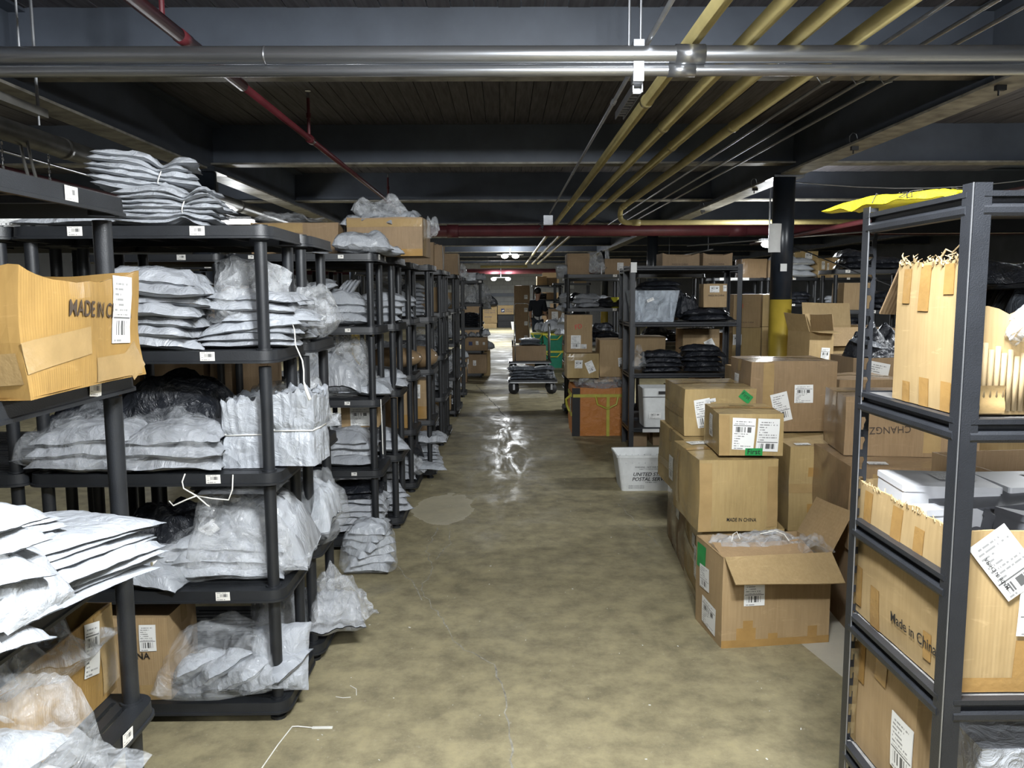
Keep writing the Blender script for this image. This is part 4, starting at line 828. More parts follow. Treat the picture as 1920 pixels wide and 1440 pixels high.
for i, (x, y, w, d, h, key) in enumerate(((-.90, 6.42, .125, .32, .345, 'F'), (-.76, 6.90, .085, .30, .335, 'G'))):
    k = Box('carton', ('nearer', 'farther')[i] + ' narrow upright carton on the fourth shelf of its rack', (x, y, .517), w, d, h, 0, 'card', 41 + i, .004, .004, group='narrow upright cartons'); k.tape('F', 0, .0, w, .11, 'tape'); k.lab('R' if i == 0 else 'F', .02 if i == 0 else .0, .18, .06 if i == 0 else .03, .12, 'lab1')
k = Box('carton', 'short carton squeezed behind the nearer narrow carton', (-1.06, 6.45, .517), .15, .3, .30, 0, 'card_d', 44)
stack('d', (-.93, 6.52, .082), 3, .33, .30, .075, 'pile on the bottom shelf before the narrow cartons', G8, 34, .2); bag('clear_bag', 62, .22, .24, .14, (-.78, 6.54, .09), 'clear bag with white slips beside the bottom pile', 'clear_m', .3, (0, 0), .1, .8, 3)
for i in range(3): mailer_at('k', i, (-1.0 + .1 * i, 6.5, .30), 1.2, .2, .2, .09, f'black bag, {ORD[i] if i else "first"} in the row under the narrow cartons', G8, (0, .6))
stack('d', (-.72, 7.0, .082), 5, .28, .28, .05, 'pile by the sixth rack foot', G8, 35, .1); mailer_at('d', 3, (-.66, 6.95, .30), .1, .30, .27, .08, 'grey mailer sticking into the aisle at the sixth rack foot', G8, (0, .05)); mailer_at('w', 2, (-.62, 6.58, .15), .2, .25, .24, .04, 'white mailer flap reaching from the fifth rack foot', G8, (0, .1))
G9 = 'goods on the distant left racks'
def fill(key, spec, base, group, seed):
    """a few things on each shelf of a rack whose goods show only as slivers"""
    r = rnd(seed)
    for lv, kinds in spec.items():
        n = len(kinds); sl = ('bottom shelf', 'fourth shelf', 'third shelf', 'second shelf', 'top')[lv]; side = [''] if n == 1 else [' inner', ' outer'] if n == 2 else [' inner', ' middle', ' outer']
        for i, kd in enumerate(kinds):
            x = -.30 + .60 * (i + .5) / n if n > 1 else .2
            if RK[key][3] == 180: x = -x
            p = on(key, lv, x, r.uniform(-.03, .03)); w = .62 / max(2, n); at = ''
            at = f'{side[i].strip() + " end, " if n > 1 else ""}{sl}, {base}'
            if kd == 'b': h = r.uniform(.2, .3); k = Box('carton', f'small {("brown", "dull", "taped")[r.randint(0, 2)]} carton, {at}', (p[0] - w / 2, p[1] - .16, p[2] + .002), w, .32, h, r.uniform(-3, 3), r.choice(('card', 'card_d', 'card_wd')), r.randint(1, 99), .005, .005, group=group); k.seal('tape')
            elif kd == 'c': bag('clear_bag', r.randint(0, 999), w * 1.1, .32, r.uniform(.18, .28), (p[0], p[1], p[2]), f'crumpled clear bag, {at}', 'clear_m', r.uniform(-.3, .3), (0, 0), .1, .8, 2.6, group=group, nx=16, ny=12); mailer_at('d', r.randint(0, 5), (p[0], p[1], p[2] + .01), r.uniform(-.2, .2), w, .28, .14, f'grey goods inside the clear bag, {at}', group)
            else: stack(kd, p, r.randint(2, 3), w * 1.12, .32, .075, f'pile at {at}', group, r.randint(0, 999))
fill('H', {4: 'b', 3: 'cb', 2: 'dd', 1: 'dc', 0: 'db'}, 'fifth-row front rack', G9, 1); fill('I', {4: 'b', 3: 'b', 2: 'c', 1: 'd', 0: 'c'}, 'fifth-row back rack', G9, 2)
fill('J', {3: 'c', 2: 'w', 1: 'c', 0: 'b'}, 'sixth-row front rack', G9, 3); fill('K', {3: 'b', 2: 'c', 1: 'c', 0: 'd'}, 'sixth-row back rack', G9, 4); fill('L', {4: 'b', 3: 'b', 2: 'c', 1: 'w', 0: 'c'}, 'seventh-row rack', G9, 5)
k = Box('carton', 'upright brown carton with a pale side on the fifth-row rack top', (-.94, 8.42, 1.842), .30, .36, .26, 0, 'card_d', 51, group=None); k.patch('side_label', 'R', .03, .01, .05, .24, 'paper')
k = Box('carton', 'brown carton with a white edge strip on the sixth-row rack top', (-.86, 10.42, 1.842), .27, .36, .27, 0, 'card_d', 52); k.patch('side_label', 'R', .02, .01, .05, .25, 'paper')
bag('clear_bag', 63, .16, .2, .14, (-.62, 12.4, 1.842), 'pale plastic tuft on the seventh-row rack top', 'clear_m', 0, (0, 0), .1, 1, 3)
# the rack of clear bags far down the aisle and the floor cartons there
o = MB(); o.box(-.14, -.1, 0, .14, .1, .13); o.box(-.15, -.11, .13, .15, .11, .15); o = o.obj('clear_case', M['tub'], None, False, (-.67, 15.35, 1.842)); tag(o, 'pale blue-white plastic case on top of the far clear bag rack', 'case')
mailer_at('w', 1, (-.42, 15.4, 1.842), .1, .16, .2, .12, 'white plastic lump on the aisle end of the far rack top', G9); mailer_at('d', 2, (-.50, 15.4, 1.842), .1, .2, .2, .12, 'dark pile beside the pale plastic case', G9); mailer_at('w', 4, (-.92, 15.4, 1.842), .3, .18, .18, .08, 'white lump on the inner side of the pale plastic case', G9)
for i in range(3): bag('clear_bag', 70 + i, .30, .30, .30, (-.76 + .17 * i, 15.42, 1.402), f'clear bag of dark goods, {("inner", "middle", "outer")[i]} of three on the far rack', 'clear_m', .5 * i, (0, 0), .05, 1.0, 3, group=G9, nx=16, ny=12)
mailer_at('w', 0, (-.45, 15.4, 1.43), 1.4, .28, .2, .2, 'bright white plastic at the outer edge of the far rack', G9, (0, .5)); mailer_at('w', 5, (-.36, 15.5, 1.36), 1.0, .2, .2, .06, 'white plastic hanging over the far rack shelf', G9, (0, .9))
stack('k', (-.68, 15.4, .957), 7, .44, .34, .055, 'dark pile on the far clear bag rack', G9, 36, 0, .015)
for i in range(3): mailer_at('g', i, (-.76 + .14 * i, 15.35, .77), .2, .14, .2, .08, f'small pale packet, {("inner", "middle", "outer")[i]} of the row on the far rack', G9)
k = Box('carton', 'wide dull carton with a blue mark on the fourth shelf, far rack', (-.82, 15.24, .517), .50, .4, .25, 0, 'card_d', 53); k.patch('printed_mark', 'F', .14, .10, .07, .07, 'ink_n'); k.lab('F', .28, .11, .05, .07, 'lab1'); k.lab('F', .41, .11, .04, .05, 'lab1')
k = Box('carton', 'dull carton on the bottom shelf of the far rack', (-.80, 15.22, .082), .46, .4, .36, 0, 'card_d', 54); k.lab('F', .05, .18, .07, .1, 'lab1'); k.lab('F', .20, .15, .06, .1, 'lab1')
k = Box('carton', 'taped carton with white wrap at the outer foot of the far rack', (-.42, 15.6, .0), .14, .3, .50, 0, 'card_y', 55); mailer_at('w', 3, (-.33, 15.5, .52), .6, .24, .22, .14, 'white bag lying on the taped carton at the far rack', G9)
k = Box('carton', 'upright carton with a printed side on the floor before the far rack', (-.90, 14.4, 0), .22, .34, .42, 0, 'card_d', 56); k.lab('R', .06, .1, .12, .26, 'lab3'); mailer_at('w', 5, (-.80, 14.55, .42), .2, .3, .24, .14, 'crumpled white plastic on the printed upright carton', G9)
bag('clear_bag', 74, .26, .3, .4, (-.97, 13.4, .0), 'clear bag of grey goods on the floor by the printed carton', 'clear_m', 0, (0, 0), .05, 1, 3); mailer_at('w', 1, (-.36, 15.5, .78), .3, .16, .14, .12, 'white scrap hanging at the shelf of the far rack', G9)
# ================================================================ steel racks
def angle_post(h, leg, holes, sx, sy, t=.0025):
    """L section post: corner at the origin, legs run inwards (sx, sy)"""
    b = MB()
    def strip(fn, hole):
        n = int(h / .05); st = h / n; w = leg
        for i in range(n):
            z0 = i * st; O = [(0, z0), (w, z0), (w, z0 + st), (0, z0 + st)]
            if not hole: b.add([fn(p, q, k) for k in (0, t) for p, q in O], [(0, 1, 2, 3), (7, 6, 5, 4), (0, 4, 5, 1), (1, 5, 6, 2), (2, 6, 7, 3), (3, 7, 4, 0)]); continue
            cx, cz = w * .58, z0 + st * .5; H = [(cx - .004, cz - .016), (cx + .004, cz - .016), (cx + .0045, cz - .002), (cx + .009, cz + .008), (cx + .006, cz + .016), (cx - .006, cz + .016), (cx - .009, cz + .008), (cx - .0045, cz - .002)]
            P = [(0, z0), (w, z0), (w, cz), (w, z0 + st), (w * .7, z0 + st), (w * .3, z0 + st), (0, z0 + st), (0, cz)]
            # outer ring matched to the hole's eight corners
            P = [(w * .3, z0), (w * .8, z0), (w, cz - .004), (w, cz + .01), (w * .8, z0 + st), (w * .3, z0 + st), (0, cz + .01), (0, cz - .004)]
            vs = [fn(p, q, k) for k in (0, t) for p, q in P + H]
            fs = []
            for e in range(8):
                g = (e + 1) % 8; fs += [(e, g, 8 + g, 8 + e), (16 + e, 24 + e, 24 + g, 16 + g), (8 + e, 8 + g, 24 + g, 24 + e)]
            base = len(vs); vs += [fn(p, q, k) for k in (0, t) for p, q in O]
            for cpt, (a1, a2) in ((0, (7, 0)), (1, (1, 2)), (2, (3, 4)), (3, (5, 6))): fs += [(base + cpt, a2, a1), (base + 4 + cpt, 16 + a1, 16 + a2)]
            b.add(vs, fs)
    strip(lambda p, q, k: (sx * p, sy * k, q), holes); strip(lambda p, q, k: (sx * k, sy * p, q), False)
    return b
BEAM = [(0, 0), (.006, 0), (.009, .006), (.009, .016), (.006, .021), (.0, .023), (-.004, .026), (-.004, .034), (.008, .036), (.008, .046), (-.012, .046), (-.012, 0)]
def steel_rack(label, x0, y0, w, d, h, levels, leg=.034, nofront=(), holes=True, deck='deckboard', group=None):
    o = thing('steel_rack', label, 'shelving rack', (x0 + w / 2, y0 + d / 2, 0), 0, group)
    for sx in (-1, 1):
        for sy in (-1, 1): angle_post(h, leg, holes and sy > 0, -sx, -sy).obj('post', M['black2'], o, False, (sx * w / 2, sy * d / 2, 0))
    for i, z in enumerate(levels):
        for sx in (-1, 1):
            b = MB(); b.prism(BEAM, lambda p, q, a, sx=sx: (sx * (w / 2 - .007 + p), a, z - .046 + q), -d / 2 + leg * .6, d / 2 - leg * .6); b.obj('beam', M['black2'], o)
        for sy in (-1, 1):
            if i in nofront: continue
            b = MB(); b.prism(BEAM, lambda p, q, a, sy=sy: (a, sy * (d / 2 - .007 + p), z - .046 + q), -w / 2 + leg * .6, w / 2 - leg * .6); b.obj('beam', M['black2'], o)
        if i not in nofront: b = MB(); b.box(-w / 2 + .012, -d / 2 + .012, z - .014, w / 2 - .012, d / 2 - .012, z - .002); b.obj('deck', M[deck], o)
    return o
near = steel_rack('nearest dark steel rack with slotted posts, carrying torn cartons', .868, 1.50, .95, .457, 1.80, (.45, .792, 1.04, 1.357, 1.785), .036, (2,))
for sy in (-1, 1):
    b = MB(); b.box(-.0008, -.0008, .0, .0012, .0012, 1.80); b.obj('worn_highlight', M['conduit'], near, False, (-.95 / 2 - .0006, sy * .457 / 2 * 1.0 + (-.0006 if sy < 0 else -.036), 0))  # pale strip: worn post corner with its bright edge highlight put into the colour
for (x, z, yw) in ((.585 - .475, .765, 0), (.602 - .475, 1.325, 0)):
    q = place('shelf_tag', TAGB, near, (.128, -.2285 - .010, z - .0), 0); q.rotation_euler = (0, math.radians(-1), 0)
# ================================================================ cartons on the near steel rack
def torn(amp, base=0.0, fr=11, S=0): return lambda f, u: base + amp * nz(u * fr, S, ord(f)) + amp * .6 * nz(u * fr * 3.1, S + 4, ord(f))
k = Box('carton', 'tall tan carton with a ragged top on the steel rack second shelf', (.888, 1.545, 1.359), .40, .262, .302, 0, 'card_y', 61, .004, .003, open_top=True, dip=lambda f, u: (.02 * nz(u * 12, 4, 1) if f != 'F' else -.50 + .22 * (1 - u) + .05 * nz(u * 20, 3, 1) + (.0 if u < .30 else -.3 * min(1, (u - .3) * 4))))
k.flap('B', .15, -52, 'card_d')
for (p, q, w, h) in ((.03, .215, .032, .075), (.10, .20, .04, .095), (.19, .235, .035, .06), (.05, .0, .03, .045), (.12, .0, .035, .06), (.20, .0, .035, .06)): k.tape('L', p, q, w, h)
b = MB(); r = rnd(8)
for i in range(46):
    u = r.random(); y = .131 - u * .24; x = -.20 + r.uniform(-.004, .006); z = .302 + .018 * nz(u * 12, 4, 1); L = r.uniform(.004, .014)
    b.tube([(x, y, z - .004), (x + r.uniform(-.006, .004), y + r.uniform(-.008, .008), z + L * .5), (x + r.uniform(-.006, .006), y + r.uniform(-.014, .014), z + L)], [.002, .0016, .0007], 5)
b.tube([(-.20, -.03, .30), (-.195, -.05, .325), (-.19, -.065, .318), (-.185, -.085, .335)], [.003, .0025, .002, .0012], 5)
q = b.obj('torn_fibres', M['kraft'], k.o); q['kind'] = 'stuff'
for i in range(9):
    b = MB(); x = -.168 + .0125 * i; t_ = .105 + .03 * (1 - i / 9) + .01 * (i % 2); b.cyl((x, -.136, .008), (x, -.137, t_), .0052, n=8); b.obj('corrugation_rib', M['kraft'], k.o, True)
b = MB(); b.grid(lambda u, v: (-.165 + .05 * u, -.143 - .003 * math.sin(7 * v), .004 + .055 * v), 4, 5); b.obj('packing_tape', M['tape_c'], k.o, True)
bag('plastic_scrap', 64, .07, .06, .05, (.985, 1.545, 1.495), 'grey clear scrap on the torn corrugated corner', 'clear_m', .3, (.5, .4), .2, .8, 3)
mailer_at('c', 1, (1.22, 1.72, 1.362), .1, .36, .24, .25, 'dark grey bundle filling the torn carton behind the post', 'dark bundles on the steel rack'); mailer_at('k', 3, (1.05, 1.70, 1.60), .0, .28, .2, .05, 'dark flat bag over the torn carton', 'dark bundles on the steel rack')
k = Box('carton', 'large brown carton of boxed packs, its top torn away, on the steel rack', (.893, 1.53, .794), .62, .455, .335, 0, 'card_y', 62, .007, .004, open_top=True, dip=torn(.035, .0, 7, 2))
k.text('Made in China', 'L', .225, .055, .034, 'ink', 0, sx=.95, bold=.012); k.lab('F', .128, .12, .11, .105, 'lab1', -1, off=.004); k.text('Inbound', 'F', .136, .207, .014, 'ink', -1, off=.0055, bold=.01)
q = k.lab('F', .055, .205, .085, .135, 'lab3', 38, off=.005); k.text('MADE IN CHINA', 'F', .106, .222, .0105, 'ink', 128, off=.0068, bold=.01)
for (p, q_, w, h) in ((.03, .02, .035, .10), (.12, .0, .045, .10), (.06, .24, .04, .08), (.20, .22, .045, .10), (.30, .2, .04, .10), (.36, .03, .03, .06)): k.tape('L', p, q_, w, h)
k.tape('F', .13, .0, .09, .11); k.tape('F', 0, .0, .6, .03, 'tape'); k.tape('F', .19, .25, .06, .06)
b = MB(); r = rnd(18)
for i in range(40):
    u = r.random(); y = .2275 - u * .45; x = -.31; z = .335 * (1 + .035 * nz((1 - u) * 7, 2, ord('L'))); b.tube([(x, y, z - .006), (x + r.uniform(-.006, .006), y + r.uniform(-.01, .01), z + r.uniform(.001, .008))], [.002, .0008], 5)
q = b.obj('torn_fibres', M['kraft'], k.o); q['kind'] = 'stuff'
def pack(label, loc, w, d, h, rz, tilt, mat='white', lid=True, prt=True):
    o = thing('boxed_pack', label, 'box', loc, rz, 'packs in the torn steel rack carton'); o.rotation_euler = (tilt[0], tilt[1], rz)
    b = MB(); P = rr(w, d, .006, 2); b.prism(P, lambda p, q, a: (p, q, a), 0, h); b.obj('body', M[mat], o)
    if lid: b = MB(); b.prism(rr(w + .004, d + .004, .006, 2), lambda p, q, a: (p, q, a), h - .012, h + .002); b.obj('lid', M[mat], o)
    if prt: sticker(o, w * .18, d * .1, h + .004, w * .4, d * .45, 0, 'lab3', name='printed_label')
    return o
M['pack_g'] = simple('grey_card', (0.13, 0.135, 0.15), 0.55, var=0.05); M['pack_w'] = simple('white_card', (0.74, 0.75, 0.78), 0.4, var=0.03)
pack('white boxed pack lying topmost at the far end of the torn carton', (1.03, 1.86, 1.105), .22, .15, .05, -.06, (.02, .02), 'pack_w'); pack('white boxed pack next along, half in shadow, in the torn carton', (1.27, 1.87, 1.10), .22, .15, .05, .03, (.02, 0), 'pack_w')
pack('white boxed pack standing behind the grey flap, torn carton', (.99, 1.74, 1.03), .16, .05, .09, .1, (0, 0), 'pack_w', prt=False); pack('grey boxed pack sunk in the middle of the torn carton', (1.14, 1.68, 1.02), .16, .14, .08, .2, (.2, .1), 'pack_g')
pack('grey boxed pack tilted behind the near post, torn carton', (1.10, 1.78, 1.06), .24, .10, .07, .05, (.1, -.06), 'pack_g', prt=False); pack('grey boxed pack with a sloping lid nearest the camera, torn carton', (1.18, 1.61, 1.05), .26, .13, .07, -.1, (-.1, .15), 'pack_g', prt=False); pack('small grey pack with a white slip, torn carton', (1.0, 1.64, 1.035), .12, .09, .04, .4, (.1, -.1), 'pack_g')
k = Box('carton', 'big brown carton with a white sheet label under the steel rack shelves', (.897, 1.645, .452), .45, .33, .29, 0, 'card', 63, .004, .004); k.lab('L', .235, .055, .09, .135, 'lab1', -2); k.tape('L', 0, 0, .05, .29, 'tape_c'); k.tape('L', .02, .17, .06, .11, 'tape'); k.seal()
k = Box('carton', 'another brown carton on the floor under the steel rack', (.897, 1.53, .0), .5, .43, .39, 0, 'card', 64); k.seal(); k.lab('L', .2, .2, .1, .13, 'lab2')
k = Box('parcel', 'grey film-wrapped flat parcel before the carton under the steel rack', (.965, 1.518, .455), .42, .115, .225, 0, 'mailer_d', 65, .006, .01, cat='parcel')
o = thing('yellow_bag', 'flat yellow bag with black scrawls draped along the steel rack top', 'bag', (.965, 1.94, 1.797), math.radians(-72)); me = pillow('sack', 66, .40, .15, .03, M['ybag'], 26, 12, .7, .5, .1, .5); place('sack', me, o)
r = rnd(3); b = MB()
for i in range(16):
    x, y = r.uniform(-.19, .17), r.uniform(-.075, .065); P = [(x, y)]
    for _ in range(4): P.append((P[-1][0] + r.uniform(-.016, .018), P[-1][1] + r.uniform(-.018, .018)))
    def hz(px, py): return max([v.co.z for v in me.vertices if abs(v.co.x - px) < .018 and abs(v.co.y - py) < .016] or [.02]) + .0015
    b.tube([(px, py, hz(px, py)) for px, py in P], .0012, 5)
b.obj('marker_scrawl', M['ink'], o)
# ================================================================ carton pile beside the aisle
k = Box('carton', 'open brown carton in front of the pile, its front flap drooping', (.972, 3.45, 0), .515, .335, .425, 6.5, 'card', 71, .004, .003, open_top=True)
k.flap('F', .155, -35, 'card_y', twist=-4); k.flap('R', .20, 62, 'card'); k.flap('L', .13, 236, 'card', inset=.012)
k.lab('F', .10, .195, .095, .135, 'lab1'); k.lab('L', .065, .20, .12, .11, 'lab1', 3); k.lab('L', .10, .03, .17, .13, 'lab2', -3); k.patch('green_label', 'L', .02, .285, .11, .115, 'green')
for (p, q_, w, h) in ((0, 0, .515, .035), (.07, .03, .09, .06), (.10, .09, .045, .035), (.22, .03, .045, .03), (.41, .03, .045, .055)): k.tape('F', p, q_, w, h)
b = MB(); b.grid(lambda u, v: (-.24 + .44 * u, -.15 + .17 * v, .40 + .035 * v - .01 * math.sin(3 * u)), 8, 4); b.grid(lambda u, v: (.20 - .44 * u, -.15 + .17 * v, .396 + .035 * v - .01 * math.sin(3 * (1 - u))), 8, 4); b.obj('inner_flap', M['card_in'], k.o)
bag('plastic_liner', 67, .46, .13, .06, (1.21, 3.69, .372), 'clear plastic and loops bunched at the back of the drooping-flap carton', 'clear_m', .1, (0, 0), .1, 1.0, 3.2, cat='liner'); bag('plastic_liner', 68, .15, .24, .06, (1.42, 3.60, .375), 'clear film twist at the corner of the drooping-flap carton', 'clear', .1, (-.3, .2), .1, 1.0, 3.2, cat='liner')
b = MB(); b.tube([(1.06, 3.63, .44), (1.065, 3.63, .475), (1.085, 3.635, .485), (1.10, 3.635, .45)], .002, 6); b.tube([(1.20, 3.65, .47), (1.27, 3.65, .485), (1.31, 3.64, .47), (1.33, 3.63, .44)], .0025, 6); tag(b.obj('strap_loop', M['string']), 'white strap loops over the liner of the drooping-flap carton', 'strap')
k = Box('carton', 'carton on the floor right behind the drooping-flap carton', (.978, 3.86, 0), .40, .58, .44, -4.7, 'card_w', 72, .006, .006); k.lab('L', .40, .13, .12, .17, 'lab2'); k.patch('red_label', 'L', .33, .27, .07, .07, 'lab3'); k.tape('L', .02, 0, .5, .05, 'tape_c'); k.tape('L', .0, .2, .58, .05, 'tape_c', -3); k.seal('tape_c')
k = Box('carton', 'farther floor carton at the base of the pile along the aisle', (1.03, 4.46, 0), .42, .74, .44, -4, 'card_wd', 73, .008, .006); k.lab('L', .46, .25, .10, .13, 'lab2'); k.seal()
k = Box('carton', 'tan carton reading a country of origin, middle of the pile', (.935, 3.77, .445), .385, .52, .355, 1.5, 'card_w', 74, .008, .008)
k.text('MADE IN CHINA', 'F', .135, .052, .026, 'ink', -1, sx=.78, bold=.012); k.lab('T', .05, .36, .10, .09, 'lab2', 5); k.tape('T', 0, .23, .385, .06, 'tape'); k.tape('L', .1, .05, .06, .28, 'tape_c'); k.tape('F', .0, .0, .06, .34, 'tape_c'); k.tape('F', .335, .02, .05, .3, 'tape_c')
k = Box('carton', 'long wrapped carton behind the tan printed one, along the aisle', (.985, 4.33, .445), .40, .70, .35, 0, 'card_w', 75, .008, .008); k.lab('L', .36, .06, .10, .14, 'lab1'); k.tape('L', 0, .1, .7, .05, 'tape_c', 3); k.seal('tape_c')
k = Box('carton', 'small wrapped carton with two white labels, topmost at the front of the pile', (1.035, 3.80, .815), .305, .36, .205, -3, 'card_o' if False else 'card_w', 76, .008, .006)
k.lab('F', .062, .030, .105, .155, 'lab2', -2); k.lab('F', .178, .022, .105, .160, 'lab3', -2); q = k.patch('green_label', 'F', .125, .002, .085, .036, 'green', 0, .0045); k.text('First', 'F', .134, .009, .036, 'ink', 0, off=.006, bold=.012); k.lab('L', .16, .07, .08, .11, 'lab3'); k.tape('F', .0, .0, .05, .2, 'tape_c'); k.tape('T', .1, .24, .12, .05, 'tape_c'); k.tape('T', 0, .15, .305, .06)
k = Box('carton', 'wrapped carton with a tilted green sticker behind the topmost small one', (1.005, 4.42, .80), .40, .54, .265, 0, 'card_w', 77, .008, .008); k.lab('F', .065, .05, .09, .16, 'lab1', 10); k.lab('F', .115, .19, .06, .02, 'lab3', 10); k.patch('green_label', 'F', .305, .195, .07, .05, 'green', -38, .004); k.text('First', 'F', .312, .235, .03, 'ink', -38, off=.0055); k.tape('T', 0, .24, .4, .06, 'tape_c'); k.tape('L', .02, .1, .5, .05, 'tape_c')
k = Box('carton', 'broad brown carton with a square label at the back of the pile', (1.43, 4.60, .79), .50, .42, .41, 0, 'card_wd', 78, .014, .008); k.lab('F', .255, .17, .105, .105, 'lab2'); k.lab('F', .13, .06, .10, .17, 'lab1', 14); k.lab('L', .12, .2, .1, .12, 'lab3'); k.tape('F', .07, .0, .06, .4, 'tape_c'); k.seal('tape_c')
k = Box('carton', 'brown carton under the broad square-labelled one', (1.535, 4.22, .31), .50, .80, .465, 0, 'card_w', 79, .006, .006); k.tape('F', 0, .21, .5, .05, 'tape_c'); k.tape('F', .10, .30, .09, .05, 'tape'); k.tape('F', .10, .10, .09, .05, 'tape'); k.tape('F', .30, .3, .08, .05, 'tape'); k.lab('R', .02, .1, .1, .14, 'lab1'); k.lab('T', .04, .03, .08, .05, 'lab3'); k.lab('F', .455, .12, .04, .13, 'lab2')
k = Box('carton', 'floor carton hidden under the pile behind the drooping flap', (1.56, 4.25, 0), .48, .7, .30, 0, 'card_d', 80)
k = Box('carton', 'shiny film-wrapped carton right of the broad square-labelled one', (2.10, 4.98, .60), .42, .45, .45, 0, 'card_wd', 81, .010, .012); k.seal('tape_c'); k = Box('carton', 'carton under the shiny film-wrapped one', (2.08, 4.95, 0), .46, .5, .595, 0, 'card_d', 82)
k = Box('carton', 'carton with upside-down handwriting seen under the steel rack shelf', (1.67, 3.86, .80), .62, .42, .29, -9, 'card_wd', 83, .006, .006); k.text('CHANGZ-17', 'F', .30, .155, .05, 'ink_b', 184, sx=.9); k.tape('F', .36, .02, .08, .25, 'tape_c'); k.seal('tape_c')
k = Box('carton', 'lower wrapped carton beneath the handwritten one', (1.60, 3.62, .40), .66, .6, .395, -6, 'card_wd', 84, .006, .008); k.lab('T', .1, .05, .09, .05, 'lab3'); k.tape('F', .1, .3, .4, .05, 'tape_c', -4); k = Box('carton', 'floor carton under the lower wrapped one', (1.62, 3.62, 0), .6, .55, .395, -4, 'card_d', 85)
k = Box('carton', 'dark carton with folded leaf behind the steel rack at the frame edge', (1.70, 2.55, .62), .55, .5, .36, 4, 'card_d', 86, open_top=True); k.flap('F', .16, -20, 'card_d'); k = Box('carton', 'carton under the dark folded-leaf one', (1.68, 2.55, 0), .6, .55, .615, 3, 'card_d', 87)
# white mail tote on the floor
def tote(name, label, loc, w, d, h, taper, mat, rz=0, cat='tote', rim=.016, t=.005, bead=True):
    o = thing(name, label, cat, loc, math.radians(rz)); b = MB()
    def ring(k, z, e=0): s = 1 - taper * (1 - k); return [(x * s, y * s, z) for x, y in rr(w - e, d - e, .03, 3)]
    R = [ring(0, 0), ring(1, h), ring(1, h, 2 * t), ring(0.02, t, 2 * t)]; n = len(R[0]); vs = [p for q in R for p in q]
    b.add(vs, [(k * n + i, k * n + (i + 1) % n, (k + 1) * n + (i + 1) % n, (k + 1) * n + i) for k in range(3) for i in range(n)] + [tuple(range(n - 1, -1, -1)), tuple(range(3 * n, 4 * n))])
    b.obj('body', M[mat], o)
    if bead:
        b = MB(); R = [ring(1, h - rim), [(x * 1.02, y * 1.03, h - rim) for x, y, _ in ring(1, 0)], [(x * 1.02, y * 1.03, h + .002) for x, y, _ in ring(1, 0)], ring(1, h + .002, 2 * t)]; vs = [p for q in R for p in q]
        b.add(vs, [(k * n + i, k * n + (i + 1) % n, (k + 1) * n + (i + 1) % n, (k + 1) * n + i) for k in range(3) for i in range(n)]); b.obj('rim', M[mat], o)
    return o
def tote_text(o, w, d, h, taper, body, x, z, size, shear=.22, bold=.018, sx=1.0, mat='ink'):
    me = text_mesh(body, bold).copy(); xs = [v.co.x for v in me.vertices]; mid = (max(xs) + min(xs)) / 2
    for v in me.vertices:
        px = (v.co.x - mid + shear * v.co.y) * size * sx + x; pz = v.co.y * size + z; s = 1 - taper * (1 - pz / h); v.co = (px, -d / 2 * s - .002, pz)
    me.materials.clear(); me.materials.append(M[mat]); place('printed_text', me, o)
TW, TD, TH, TT = .50, .36, .295, .17
o = tote('mail_tote', 'white corrugated plastic mail tote with black print on the aisle floor', (1.155, 6.50, 0), TW, TD, TH, TT, 'white')
tote_text(o, TW, TD, TH, TT, 'WARNING - NOT FOR PRIVATE USE', 0.03, .195, .017, 0, .01); tote_text(o, TW, TD, TH, TT, 'SUBJECT TO FINE OR IMPRISONMENT', .03, .18, .012, 0, 0); tote_text(o, TW, TD, TH, TT, 'UNITED STATES', .03, .127, .042); tote_text(o, TW, TD, TH, TT, 'POSTAL SERVICE', .03, .086, .042); tote_text(o, TW, TD, TH, TT, 'FOR MAIL ONLY', .03, .068, .013, .1, .01)
for i in range(3): tote_text(o, TW, TD, TH, TT, 'PROPERTY OF POSTAL SERVICE', -.09, .042 - .011 * i, .009, 0, .01)
b = MB()
for i in range(8):
    x = -.18 + .052 * i; b.cyl((x, -TD / 2 * .965 - .001, .235), (x, -TD / 2 * .965 - .004, .235), .004, n=8); b.cyl((x, TD / 2 * .945 - .006, .235), (x, TD / 2 * .945 - .010, .235), .004, n=8)
q = b.obj('rivets', M['galv'], o); q['kind'] = 'stuff'
for x in (.15, .175): b = MB(); b.box(x, .12, .26, x + .01, .125, .335); b.obj('tab', M['white'], o)
# ================================================================ second steel rack and its goods (R2)
sr = steel_rack('dark steel rack of the clear tub and black mailer packs behind the white tote', 1.26, 8.02, 1.12, .50, 1.88, (.235, .79, 1.305, 1.865), .05, (), False, 'black2')
b = MB(); b.box(-.42, -.262, .19, -.25, -.259, .225); b.obj('shelf_tag', M['lab3'], sr); b = MB(); b.box(-.56, -.264, 1.80, -.50, -.26, 1.90); b.obj('hanging_card', M['paper'], sr)
o = tote('clear_tub', 'cloudy clear plastic tub full of dark goods on the steel rack', (1.515, 8.22, 1.307), .50, .36, .315, .20, 'tub', 0, 'tub', bead=False)
b = MB()
for s in (-.17, .15): b.box(s, -.178, .02, s + .02, -.165, .29)
b.obj('tub_rib', M['tub'], o); q = sticker(o, -.05, -.186, .22, .07, .03, 0, 'lab2', (1.5, -.4), 'hanging_label')
stack('k', (1.515, 8.22, 1.33), 3, .34, .25, .08, 'dark load inside the cloudy clear tub', 'goods on the tub rack', 41); stack('k', (1.56, 8.24, 1.62), 2, .42, .3, .05, 'black pile over the cloudy clear tub', 'goods on the tub rack', 42)
